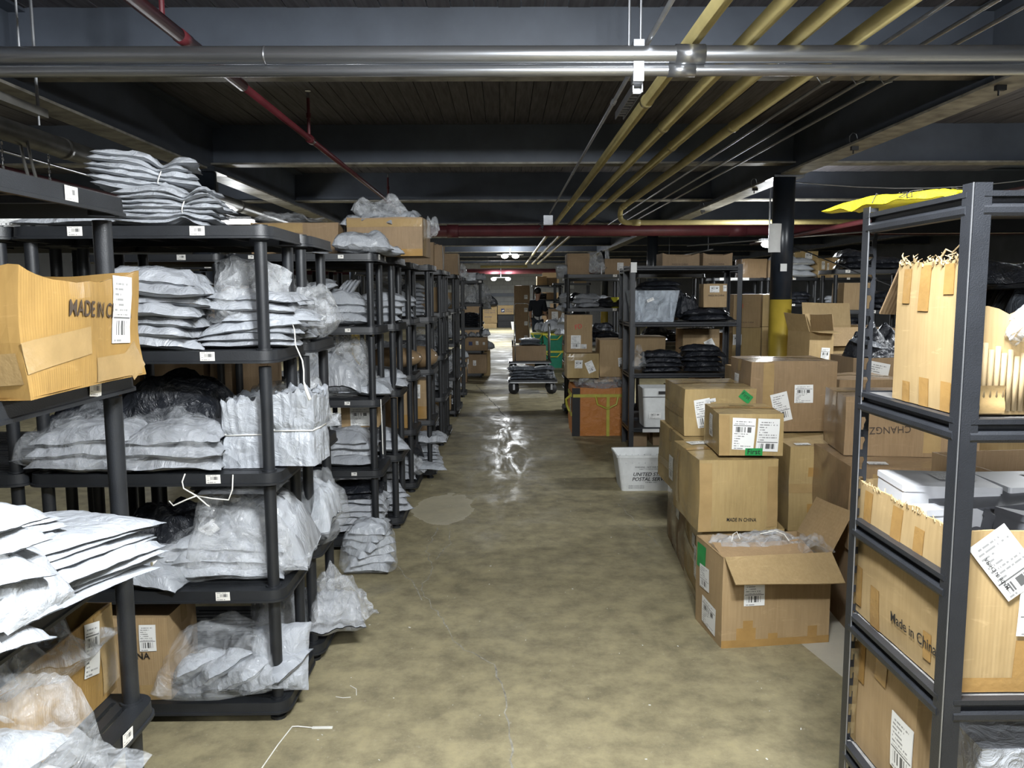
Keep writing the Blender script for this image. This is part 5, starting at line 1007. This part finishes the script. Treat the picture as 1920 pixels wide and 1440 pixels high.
k = Box('carton', 'small square carton with two labels on the tub rack', (2.02, 8.12, 1.45), .235, .2, .235, 0, 'card', 91); k.text('MADE IN CHINA', 'F', .045, .11, .026, 'ink', 0, sx=.85); k.lab('F', .06, .15, .095, .065, 'lab2'); k.lab('F', .195, .16, .035, .06, 'lab2')
stack('k', (2.06, 8.25, 1.307), 2, .5, .34, .07, 'black flat pack under the small square carton', 'goods on the tub rack', 43); bag('black_bag', 93, .24, .26, .22, (1.86, 8.3, 1.307), 'shiny black bag between tub and small carton', 'mailer_k', .3, (0, 0), 0, .6, 3)
stack('k', (1.60, 8.18, .792), 4, .40, .30, .062, 'lower heap of black mailers on the tub rack', 'goods on the tub rack', 44, 0, .012, press=.8); stack('k', (2.02, 8.18, .792), 5, .42, .32, .062, 'higher heap of black mailers on the tub rack', 'goods on the tub rack', 45, 0, .012, press=.8)
bag('clear_bag', 94, .16, .3, .16, (1.38, 8.16, .795), 'glinting clear film beside the lower black heap', 'clear', 0, (0, 0), .1, 1, 3)
o = tote('mail_tote', 'grey-white mail tote with a pasted slip on the low steel shelf', (1.62, 8.20, .237), .44, .34, .40, .10, 'white', 0, bead=False); b = MB(); b.box(-.22, -.176, .31, .22, -.170, .315); b.box(-.06, -.178, .34, .08, -.17, .37); b.obj('handle_slot', M['ink'], o); b = MB(); b.grid(lambda u, v: (-.15 + .12 * u, -.166, .09 + .06 * v), 1, 1); b.obj('shipping_label', M['lab2'], o)
k = Box('carton', 'tan carton on the floor below the low steel shelf', (1.34, 8.25, 0), .15, .22, .165, 0, 'card_d', 95); k = Box('carton', 'dull carton deeper under the low steel shelf', (1.56, 8.30, 0), .30, .2, .18, 0, 'card_d', 96)
k = Box('carton', 'torn-edged carton, inner of two on top behind the tub rack', (1.72, 8.75, 1.86), .40, .36, .165, 0, 'card_d', 97, open_top=True, dip=lambda f, u: -.25 * math.sin(math.pi * u) if f == 'F' else 0); k.text('MADE IN CHINA', 'F', .10, .035, .026, 'ink_b', 0, sx=.9); k = Box('carton', 'torn-edged carton, outer of two on top behind the tub rack', (2.16, 8.75, 1.86), .32, .36, .165, 0, 'card_d', 98, open_top=True, dip=lambda f, u: -.2 * math.sin(math.pi * u) if f == 'F' else 0); k.text('MADE IN CHINA', 'F', .06, .035, .026, 'ink_b', 0, sx=.9)
steel_rack('dark steel rack back to back behind the tub rack', 1.30, 8.60, 1.25, .5, 1.86, (.25, .8, 1.3, 1.855), .05, (), False, 'black2')
fillers = [(1.42, 8.72, .802, .34, .36, .32, 'card'), (1.95, 8.72, .802, .40, .36, .40, 'card'), (1.5, 8.75, 1.302, .4, .3, .2, 'card_d')]
for i, (x, y, z, w, d, h, m) in enumerate(fillers): k = Box('carton', f'carton seen through the tub rack, {("over the lower black heap", "with a diamond-set label", "behind the tub")[i]}', (x, y, z), w, d, h, 0, m, 99 + i); (k.lab('F', .25, .16, .10, .13, 'lab1', 28) if i == 1 else None)
o = place('canister', None or MB().cyl((0, 0, 0), (0, 0, .14), .055, n=16).mesh('canister', M['lime_p'], True), None, (1.47, 10.65, 1.402)); tag(o, 'yellow canister on the rack beside the clear tub', 'canister')
# ================================================================ orange sack and cartons on it
o = thing('orange_sack', 'large orange woven sack with a dark corner and yellow-green straps', 'sack', (1.10, 9.16, 0)); b = MB(); w, d, h = .66, .56, .555
for f in 'FRBLT':
    def fn(u, v, f=f):
        o_, U, V, _n = FACES[f]; W_, H_ = (w, h) if f in 'FB' else (d, h) if f in 'LR' else (w, d); P = [(o_[0] * w / 2, o_[1] * d / 2, o_[2] * h)[i] + U[i] * u * W_ + V[i] * v * H_ for i in range(3)]
        a, c, t = P[0] / w * 2, P[1] / d * 2, P[2] / h * 2 - 1; n = .012 * nz(a * 3, c * 3, t * 3); return (P[0] * (1 + .04 * (1 - t * t)) + n, P[1] * (1 + .04 * (1 - t * t)) + n, P[2] * (.96 + .04 * abs(a)) + (n if t > .8 else 0))
    if f != 'T': b.grid(fn, 12, 10)
b.obj('body', M['orange'], o, True)
b = MB(); b.box(-.345, -.298, .0, -.255, -.290, .545); b.obj('dark_panel', M['rubber'], o); b = MB(); b.box(-.335, -.303, .44, .33, -.294, .475); b.box(.04, -.303, 0, .075, -.294, .44); b.tube([(-.08, -.30, .45), (-.06, -.305, .36), (.05, -.305, .31), (.15, -.305, .36), (.17, -.30, .45)], .012, 6); b.box(-.352, -.25, .22, -.343, .05, .26); b.box(-.352, -.25, .44, -.343, .2, .48); b.tube([(-.345, -.15, .45), (-.40, -.14, .40), (-.39, -.12, .33), (-.36, -.12, .26)], .014, 6); b.obj('strap', M['ygreen'], o)
b = MB(); b.grid(lambda u, v: (-.348, -.06 - .13 * u, .26 + .18 * v), 1, 1); b.obj('printed_panel', M['lab3'], o)
bag('plastic_liner', 111, .58, .46, .14, (1.10, 9.15, .47), 'crumpled clear liner overflowing from the orange sack', 'clear_m', 0, (0, 0), .05, 1.1, 3.0, cat='liner')
k = Box('carton', 'long carton resting on the back rim of the orange sack', (.73, 9.05, .62), .62, .42, .04 if False else .03, 0, 'card_d', 112)
k = Box('carton', 'brown carton with two white labels on the orange sack', (.70, 8.92, .652), .36, .38, .275, 0, 'card_w', 113, .012, .008); k.lab('F', .09, .11, .085, .09, 'lab2'); k.lab('F', .22, .06, .085, .13, 'lab1', 24); k.seal('tape_c')
k = Box('carton', 'tall brown carton with a red stamp topmost above the orange sack', (.70, 8.95, .935), .285, .34, .42, 0, 'card', 114, .006, .005); k.text('FD', 'F', .09, .26, .07, 'ink_r', 12, bold=.01); k.lab('F', .045, .045, .11, .15, 'lab1'); k.lab('F', .16, .045, .06, .05, 'lab3'); k.seal('tape')
k = Box('carton', 'bulging brown carton with one tilted label above the orange sack', (1.075, 9.0, .655), .33, .4, .42, 0, 'card', 115, .02, .006); k.lab('F', .21, .12, .09, .10, 'lab3', 5)
# ================================================================ beyond: right row racks
GR = 'goods on the right row racks'
fill('R1', {3: 'gk', 2: 'kk', 1: 'kd', 0: 'b'}, 'rack behind the orange sack', GR, 11); fill('R1i', {3: 'kk', 2: 'kk', 1: 'dk', 0: 'bb'}, 'rack beyond the clear tub', GR, 12); fill('R2', {3: 'd', 2: 'k', 1: 'w', 0: 'b'}, 'rack hung with white bags', GR, 13)
fill('R3', {4: 'bb', 3: 'kb', 2: 'bk', 1: 'kd', 0: 'bb'}, 'rack behind the walking person', GR, 14); fill('R4', {4: 'b', 3: 'kk', 2: 'dk', 1: 'kd', 0: 'b'}, 'rack before the green buckets', GR, 15); fill('R5', {4: 'bb', 3: 'bb', 2: 'kb', 1: 'bb', 0: 'bb'}, 'deepest right row rack', GR, 16)
k = Box('carton', 'dark square carton on top of the rack behind the orange sack', (.83, 10.55, 1.842), .29, .36, .27, 0, 'card_d', 121); k.patch('side_label', 'L', .02, .0, .06, .26, 'paper'); k = Box('carton', 'dark wide carton farther along the same rack top', (1.32, 10.55, 1.842), .34, .36, .20, 0, 'card_d', 122); k.lab('F', .16, .05, .08, .1, 'lab3')
bag('clear_bag', 123, .24, .24, .20, (1.22, 10.62, 1.842), 'pale cloudy bag between the two dark rack-top cartons', 'clear_m', 0, (0, 0), .1, .8, 3); bag('clear_bag', 124, .08, .1, .26, (1.36, 10.6, 1.842), 'bright twist of clear film at the dark wide carton', 'clear', 0, (0, 0), .1, 1, 3)
for i, (y, z, s) in enumerate(((10.6, 1.86, .22), (10.62, 1.50, .16), (10.7, 1.36, .18), (12.9, 1.1, .2), (12.95, .92, .22), (13.1, 1.30, .16))): mailer_at('w', i, ((.76, .80, .84, .95, .93, .94)[i], y, z), 1.2 + .2 * i, s, s * .8, .09, f'white plastic, {ORD[i] if i else "first"} one hanging on the ends of the right row racks', GR, (0, .8 - .2 * i))
# bright zone past the column
GS = 'goods in the bright bay past the column'
k = Box('carton', 'film-wrapped dim carton on the rack top before the column', (4.05, 13.7, 1.842), .42, .4, .32, 0, 'card_wd', 131, .01, .01); k = Box('carton', 'narrow taped carton beside the film-wrapped dim one', (4.50, 13.7, 1.842), .22, .4, .30, 0, 'card_d', 132); mailer_at('w', 2, (4.75, 13.75, 2.1), .2, .4, .3, .12, 'white bag over the narrow taped carton', GS); k = Box('carton', 'pale yellow carton half hidden behind the column paper', (4.74, 13.72, 1.842), .20, .4, .26, 0, 'card_y', 133)
stack('w', (4.98, 13.8, 1.842), 3, .62, .38, .11, 'white bundle beside the column on the rack top', GS, 51, 0, .02, press=.85); k = Box('carton', 'small shiny carton on top of the white bundle', (4.96, 13.75, 2.13), .14, .3, .14, 0, 'card_w', 134); k = Box('carton', 'wrapped carton with a label over the white bundle', (5.06, 13.75, 2.13), .30, .3, .16, 0, 'card_w', 135); k.lab('F', .08, .03, .12, .1, 'lab2')
k = Box('carton', 'carton with two labels, lit, on the bright bay rack top', (5.36, 13.7, 1.842), .30, .4, .33, 25, 'card_y', 136); k.lab('F', .06, .14, .07, .14, 'lab2'); k.lab('F', .18, .10, .09, .15, 'lab2')
k = Box('carton', 'wide dim carton with black print on the bright bay rack top', (5.58, 13.7, 1.842), .70, .42, .34, 0, 'card', 137); k.text('MADE IN CHINA', 'F', .20, .16, .04, 'ink_b', 0); k.lab('F', .54, .2, .09, .1, 'lab3')
fill('S0', {3: 'k', 2: 'b'}, 'rack with the long white strip', GS, 17); fill('S1', {3: 'wk', 2: 'gg', 1: 'bb', 0: 'bb'}, 'rack right beside the column', GS, 18); fill('S2', {3: 'gg', 2: 'kk', 1: 'bb', 0: 'bb'}, 'rack of silver bundles', GS, 19); fill('S3', {3: 'g', 2: 'k', 1: 'b'}, 'rack behind the steel post', GS, 20); fill('S4', {4: 'kk', 3: 'bk', 2: 'bb', 1: 'kb', 0: 'bb'}, 'rack over the dark open carton', GS, 21)
ST = 'stacked cartons before the column'
cols = [(2.62, 9.15, [(.30, .42, 'card_d'), (.31, .41, 'card_d'), (.32, .37, 'card_w'), (.31, .38, 'card')]), (3.02, 9.35, [(.28, .42, 'card_d'), (.28, .41, 'card_d'), (.28, .37, 'card_w'), (.28, .38, 'card_w')]), (2.28, 9.5, [(.32, .42, 'card_d'), (.31, .41, 'card'), (.32, .30, 'card')])]
for ci, (x, y, L) in enumerate(cols):
    z = 0
    for bi, (w, h, m) in enumerate(L):
        k = Box('carton', f'carton, {("lowest", "second up", "third up", "topmost")[bi] if bi < len(L) - 1 else "topmost"} of the {("front", "outer", "inner")[ci]} stack before the column', (x, y, z), w, .36, h - .004, 0, m, 140 + ci * 5 + bi, .006, .006, group=ST); k.seal('tape_c'); z += h
        if ci == 0 and bi == 3: k.text('III', 'F', .06, .22, .07, 'ink_r', 0); k.text('MADE IN CHINA', 'F', .07, .05, .022, 'ink_b')
        if ci == 0 and bi == 2: k.lab('F', .0, .17, .10, .12, 'lab2')
        if ci == 2 and bi == 2: k.lab('F', .12, .1, .1, .13, 'lab1')
k = Box('carton', 'low open brown carton before the yellow column base', (2.04, 6.85, .72), .25, .5, .22, 0, 'card', 151, open_top=True); k = Box('carton', 'carton under the low open one by the column', (2.02, 6.85, 0), .3, .5, .715, 0, 'card_d', 152)
k = Box('carton', 'sunlit-looking tan carton with raised flaps, standing askew past the column', (2.72, 7.10, .90), .28, .28, .35, 22, 'card_y', 153, .006, .004, open_top=True); k.lab('F', .13, .05, .10, .15, 'lab2', -4); k.flap('L', .17, 70, 'card_y'); k.flap('F', .10, -5, 'card_y'); k.flap('R', .15, 100, 'card'); k.flap('B', .15, 75, 'card_y')
k = Box('carton', 'carton the askew raised-flap carton stands on', (2.60, 7.02, 0), .46, .5, .895, 12, 'card_d', 154); k.lab('L', .1, .6, .12, .2, 'lab2')
k = Box('carton', 'big open pale carton behind the askew raised-flap one', (3.18, 7.9, .95), .55, .45, .30, 8, 'card_y', 155, open_top=True); k.flap('F', .2, -60, 'card'); k.flap('B', .24, 80, 'card_y'); k.flap('L', .22, 25, 'card_y'); k = Box('carton', 'carton stack base under the big open pale one', (3.16, 7.88, 0), .58, .48, .945, 8, 'card_d', 156); k.lab('F', .3, .6, .1, .14, 'lab2')
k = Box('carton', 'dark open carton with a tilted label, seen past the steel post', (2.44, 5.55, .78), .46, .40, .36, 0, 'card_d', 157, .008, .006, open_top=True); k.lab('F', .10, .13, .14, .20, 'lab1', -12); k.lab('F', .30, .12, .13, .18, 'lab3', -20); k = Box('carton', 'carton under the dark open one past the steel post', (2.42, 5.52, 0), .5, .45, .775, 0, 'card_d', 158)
bag('black_bag', 159, .34, .32, .26, (2.70, 5.78, 1.02), 'black garment bundle heaped in the dark open carton', 'mailer_k', .3, (0, 0), 0, .8, 2.5); mailer_at('c', 3, (2.62, 5.7, 1.20), .6, .26, .2, .05, 'charcoal sleeve over the black garment bundle', GS, (.2, .2))
k = Box('carton', 'pair-labelled tan carton low behind the askew one', (2.95, 7.3, .70), .28, .3, .30, 5, 'card', 160); k.lab('F', .1, .1, .08, .12, 'lab2'); k = Box('carton', 'carton under the pair-labelled tan one', (2.93, 7.25, 0), .5, .5, .695, 5, 'card_d', 161)
for i, (x, y, h) in enumerate(((3.4, 6.6, .9), (3.9, 7.2, 1.2), (4.3, 8.0, 1.0), (3.6, 5.4, .8), (2.9, 4.6, .75))): k = Box('carton', f'tall carton, {ORD[i] if i else "first"} one in the bay past the steel rack', (x, y, 0), .5, .5, h, 5 * i - 8, ('card', 'card_y', 'card_d')[i % 3], 170 + i, group=GS); k.seal(); k.lab('F', .15, h * .6, .12, .16, 'lab2')
# ================================================================ the aisle floor and the far end
b = MB(); b.tube([(-.86, 2.40, .004), (-.83, 2.56, .004), (-.815, 2.70, .004), (-.795, 2.815, .006), (-.775, 2.82, .004), (-.72, 2.81, .004)], .0022, 6); b.box(-.72, 2.805, .001, -.645, 2.817, .005); tag(b.obj('zip_tie', M['string']), 'long white zip tie lying on the floor by the rack foot', 'zip tie')
b = MB(); b.tube([(-.70, 2.50, .003), (-.66, 2.51, .005), (-.62, 2.505, .003)], .0018, 6); tag(b.obj('strap_scrap', M['string']), 'small white strap scrap on the floor at the bottom edge', 'strap')
b = MB(); b.tube([(-.64, 3.13, .003), (-.61, 3.10, .004), (-.60, 3.05, .003)], .0016, 5); b.tube([(-.68, 3.04, .003), (-.65, 3.03, .003), (-.62, 3.035, .003)], .0014, 5); tag(b.obj('paper_scrap', M['string']), 'curled white scrap near the rack foot on the aisle', 'scrap')
def cart(label, loc, w, d, handle=None, rz=0):
    o = thing('platform_cart', label, 'cart', loc, math.radians(rz)); b = MB(); b.prism(rr(w, d, .03, 3), lambda p, q, a: (p, q, a), .20, .235); b.obj('deck', M['black2'], o)
    b = MB(); b.prism(rr(w + .01, d + .01, .035, 3), lambda p, q, a: (p, q, a), .185, .202); b.obj('bumper', M['conduit'], o)
    for sx in (-1, 1):
        for sy in (-1, 1):
            x, y = sx * (w / 2 - .09), sy * (d / 2 - .09); b = MB(); b.box(x - .03, y - .036, .175, x + .03, y + .036, .19); b.box(x - .015, y - .034, .07, x + .015, y - .027, .16); b.box(x - .015, y + .027, .07, x + .015, y + .034, .16); q = b.obj('caster', M['conduit'], o)
            b = MB(); b.cyl((x, y - .022, .086), (x, y + .022, .086), .086, n=20); b.obj('wheel', M['rubber'], q, True)
    if handle:
        s, H = handle; b = MB(); x = s * (w / 2 - .03); b.tube([(x, -d / 2 + .04, .22), (x, -d / 2 + .04, H - .06), (x, -d / 2 + .1, H), (x, d / 2 - .1, H), (x, d / 2 - .04, H - .06), (x, d / 2 - .04, .22)], .014, 8); b.obj('handle', M['steel'], o, True)
    return o
cart('low platform cart stacked with charcoal mailers in the aisle', (.45, 12.85, 0), .78, .52, None)
GC = 'charcoal mailers on the low cart'
stack('c', (.28, 12.80, .237), 4, .46, .34, .06, 'wide fanned pile on the low cart', GC, 61, 0, .03, jr=.2); stack('c', (.62, 12.84, .237), 5, .36, .36, .05, 'taller pile on the low cart', GC, 62, 0, .015); bag('clear_bag', 181, .16, .2, .1, (.74, 12.75, .24), 'clear scrap at the end of the low cart', 'clear', 0, (0, 0), .1, 1, 3)
cart('second platform cart with a raised handle, farther down the aisle', (.52, 16.4, 0), .86, .56, (1, .98)); 
b = MB(); x = -.30; b.tube([(x, -.2, .22), (x, -.2, .98)], .012, 8); b.obj('handle', M['steel'], bpy.data.objects['platform_cart.001'], True)
k = Box('carton', 'wide dull carton riding on the second platform cart', (.17, 16.2, .237), .68, .42, .30, 0, 'card_d', 182); stack('c', (.55, 16.4, .54), 2, .44, .34, .07, 'pile on the wide dull carton', GC, 63); mailer_at('w', 3, (.52, 16.45, .64), .1, .42, .3, .04, 'thin white mailer on top of the wide dull carton', GC)
def bucket(label, loc, w, d, h, mat, lid):
    o = tote('bucket', label, loc, w, d, h, .12, mat, 0, 'bucket', bead=False); b = MB(); b.prism(rr(w + .02, d + .02, .04, 3), lambda p, q, a: (p, q, a), h - .03, h + .01); b.obj('lid', M[lid], o); b = MB(); b.tube([(-w * .4, -d / 2 - .02, h - .03), (-w * .2, -d / 2 - .05, h * .68), (w * .2, -d / 2 - .05, h * .68), (w * .4, -d / 2 - .02, h - .03)], .012, 6); b.obj('handle', M[lid], o); return o
bucket('lower green tote with a yellow lid beside the carts', (1.05, 17.3, .0), .42, .4, .36, 'green_p', 'lime_p'); bucket('upper green tote with a yellow lid under the white bag', (1.05, 17.3, .372), .42, .4, .36, 'green_p', 'lime_p'); bucket('green bucket with a yellow rim, between person and totes', (.72, 17.6, .372), .26, .26, .36, 'green_p', 'lime_p'); bucket('dark tote under the green bucket', (.72, 17.6, .0), .3, .3, .36, 'rubber', 'rubber')
mailer_at('w', 1, (1.08, 17.3, .745), .2, .5, .42, .26, 'big white bag resting on the green totes', GC); mailer_at('w', 4, (.80, 17.6, .75), .2, .26, .24, .18, 'smaller white bag behind the handle by the green bucket', GC); k = Box('carton', 'small white box next to the green bucket', (.48, 17.5, .30), .17, .2, .28, 0, 'paper', 183); k.lab('F', .04, .15, .07, .06, 'lab2'); k = Box('carton', 'box the small white box stands on', (.46, 17.4, 0), .2, .3, .295, 0, 'card_d', 184)
k = Box('carton', 'labelled carton behind the white bag on the totes', (1.0, 17.9, .0), .46, .3, 1.25, 0, 'card_d', 185); k.lab('F', .06, .95, .14, .24, 'lab1'); k.lab('F', .26, .97, .12, .18, 'lab3', -20)
# hand truck with a stack of cartons beside the person
o = thing('hand_truck', 'hand truck carrying a carton stack beside the walking person', 'hand truck', (.52, 24.2, 0)); b = MB(); b.tube([(-.22, -.28, .05), (-.22, -.28, 1.25), (-.16, -.28, 1.3), (.16, -.28, 1.3), (.22, -.28, 1.25), (.22, -.28, .05)], .014, 8); b.obj('frame', M['steel'], o, True); b = MB(); b.box(-.24, -.28, .10, .24, .25, .12); b.obj('toe_plate', M['steel'], o)
for sx in (-.27, .27): b = MB(); b.cyl((sx - .025, -.2, .11), (sx + .025, -.2, .11), .11, n=16); b.obj('wheel', M['rubber'], o, True)
z = .122
for i, h in enumerate((.42, .40, .38, .5)): k = Box('carton', f'dull carton, {("lowest", "second up", "third up", "topmost")[i]} on the hand truck', (.30, 23.95, z), .46, .44, h, 1 - i, 'card_d', 186 + i, group='cartons on the hand truck'); k.lab('F', .3, .1, .1, .12, 'lab2'); z += h + .002
# end of the aisle
for i, x in enumerate((-1.05, -.30)):
    k = Box('carton', ('left one of two tan postal cartons', 'tan postal carton with a dark emblem')[i] + ' before the pale end wall', (x, 37.6, .62 if i else .22), (.72, 1.0)[i], .5, (.78, .42)[i], 0, 'card_y', 191 + i)
    if i: k.patch('emblem', 'F', .16, .10, .16, .17, 'ink_n'); k.patch('emblem_bird', 'F', .19, .15, .11, .05, 'paper', 20, .004); k.text('UNITED STATES', 'F', .38, .21, .085, 'ink_n'); k.text('POSTAL SERVICE', 'F', .38, .11, .085, 'ink_n')
    else: k.text('UNITED STATES', 'F', .12, .55, .07, 'ink_n'); k.text('POSTAL SERVICE', 'F', .12, .46, .07, 'ink_n'); k.text('GROUND', 'F', .12, .26, .08, 'ink_n')
k = Box('carton', 'flat pale carton on the floor under the first postal carton', (-1.15, 37.2, 0), .80, .5, .21, 0, 'card_y', 193)
for i in range(2): o = tote('crate', f'black plastic crate, {("lower", "upper")[i]} of two under the emblem carton', (.12, 37.8, .30 * i), .86, .5, .30, .05, 'rubber', cat='crate'); b = MB(); [b.box(-.42, -.255, .05 + .06 * q, .42, -.247, .07 + .06 * q) for q in range(4)]; b.obj('ridge', M['black2'], o)
k = Box('carton', 'tan carton at the hand truck side of the black crates', (.62, 37.6, .25), .3, .5, .5, 0, 'card_y', 194); mailer_at('w', 2, (.78, 37.5, .76), .3, .4, .4, .24, 'white bag on the tan carton by the crates', GC); o = tote('bin', 'small white bin in front of the black crates', (.55, 35.5, 0), .5, .4, .34, .18, 'white', cat='bin', bead=False)
bag('black_bag', 195, 1.3, .6, .5, (-.95, 37.7, 1.005), 'large black garbage bag lying on the first postal carton', 'mailer_k', -.1, (0, .08), 0, .3, 1.4); k = Box('carton', 'tall dark carton with a pale edge beside the far rack end', (-1.55, 30.5, 0), .62, .5, 1.15, 0, 'card_d', 196); k.patch('side_label', 'R', .0, .0, .2, 1.1, 'card_y' if False else 'paper'); mailer_at('w', 5, (-1.15, 30.6, 1.16), .3, .8, .5, .34, 'white bag crumpled over the tall dark carton', GC)
k = Box('carton', 'wide carton high on the rack behind the person', (1.4, 29.3, 1.842), .5, .4, .5, 0, 'card', 197)
# person walking away beside the hand truck
def skinned(name, chain, mat, parent, sub=2):
    vs, es, rs = [], [], []
    for pts in chain:
        for i, (p, r_) in enumerate(pts):
            j = next((q for q, v in enumerate(vs) if (Vector(v) - Vector(p)).length < 1e-5), None)
            if j is None: vs.append(p); rs.append(r_); j = len(vs) - 1
            if i: es.append((prev, j))
            prev = j
    me = bpy.data.meshes.new(name); me.from_pydata(vs, es, [])
    o = bpy.data.objects.new(name, me); C.objects.link(o); o.parent = parent
    m = o.modifiers.new('skin', 'SKIN'); m.use_smooth_shade = True; s = o.modifiers.new('sub', 'SUBSURF'); s.levels = sub; s.render_levels = sub
    for v, r_ in zip(me.skin_vertices[0].data, rs): v.radius = (r_, r_) if not isinstance(r_, tuple) else r_
    me.skin_vertices[0].data[0].use_root = True; me.materials.append(mat)
    return o
p = thing('person', 'person in a dark shirt and blue jeans standing by the hand truck, arm lowered', 'person', (.93, 22.2, 0), math.radians(155))
skinned('body', [[((0, 0, 1.32), .06), ((0, .01, 1.46), .055), ((0, -.015, 1.54), .075), ((0, -.02, 1.63), .088), ((0, -.01, 1.70), .06)],
                 [((0, 0, 1.32), .06), ((.17, 0, 1.33), .05), ((.22, .0, 1.06), .043), ((.25, -.10, .86), .033), ((.25, -.13, .78), .035)], [((0, 0, 1.32), .06), ((-.17, 0, 1.33), .05), ((-.22, .02, 1.06), .043), ((-.20, -.2, .98), .033), ((-.18, -.28, .98), .035)]], M['skin'], p)
for s, hx, hy, hz in ((1, .25, -.13, .78), (-1, -.18, -.28, .98)):
    ch = []
    for i in range(4): x = hx + (i - 1.5) * .019; ch.append([((hx, hy, hz), .022), ((x, hy - .015, hz - .05), .010), ((x, hy - .03, hz - .085 - .006 * (i in (1, 2))), .009), ((x, hy - .05, hz - .105), .008)])
    ch.append([((hx, hy, hz), .022), ((hx - .03 * s, hy - .03, hz - .02), .011), ((hx - .035 * s, hy - .05, hz - .05), .009)]); skinned('hand', ch, M['skin'], p, 1)
skinned('shirt', [[((0, 0, .93), (.15, .11)), ((0, 0, 1.12), (.15, .105)), ((0, 0, 1.30), (.17, .10)), ((0, .0, 1.42), (.09, .075))], [((0, 0, 1.30), (.17, .10)), ((.19, 0, 1.36), .075), ((.23, 0, 1.08), .062)], [((0, 0, 1.30), (.17, .10)), ((-.19, 0, 1.36), .075), ((-.23, .02, 1.08), .062)]], M['shirt'], p)
skinned('jeans', [[((0, 0, .95), (.145, .11)), ((.09, 0, .84), .095), ((.11, -.04, .48), .068), ((.12, .04, .08), .055)], [((0, 0, .95), (.145, .11)), ((-.09, 0, .84), .095), ((-.12, .10, .48), .068), ((-.13, .2, .10), .055)]], M['denim'], p)
for x, y in ((.12, .02), (-.13, .18)): b = MB(); b.sphere((x, y - .07, .045), .05, .13, .045); b.obj('shoe', M['rubber'], p, True)
b = MB(); b.sphere((0, .005, 1.665), .098, .105, .10); b.obj('hair', M['hair'], p, True)
b = MB(); b.sphere((0, -.105, 1.60), .014, .022, .02, 8, 6); b.obj('nose', M['skin'], p, True)
for s in (-1, 1): b = MB(); b.sphere((s * .035, -.098, 1.628), .012, .008, .009, 8, 6); b.obj('eye', M['paper'], p, True); b = MB(); b.sphere((s * .09, -.01, 1.61), .012, .022, .032, 8, 6); b.obj('ear', M['skin'], p, True)
b = MB(); b.box(-.025, -.10, 1.565, .025, -.092, 1.573); b.obj('mouth', M['ink_b'], p)
bpy.context.view_layer.update()
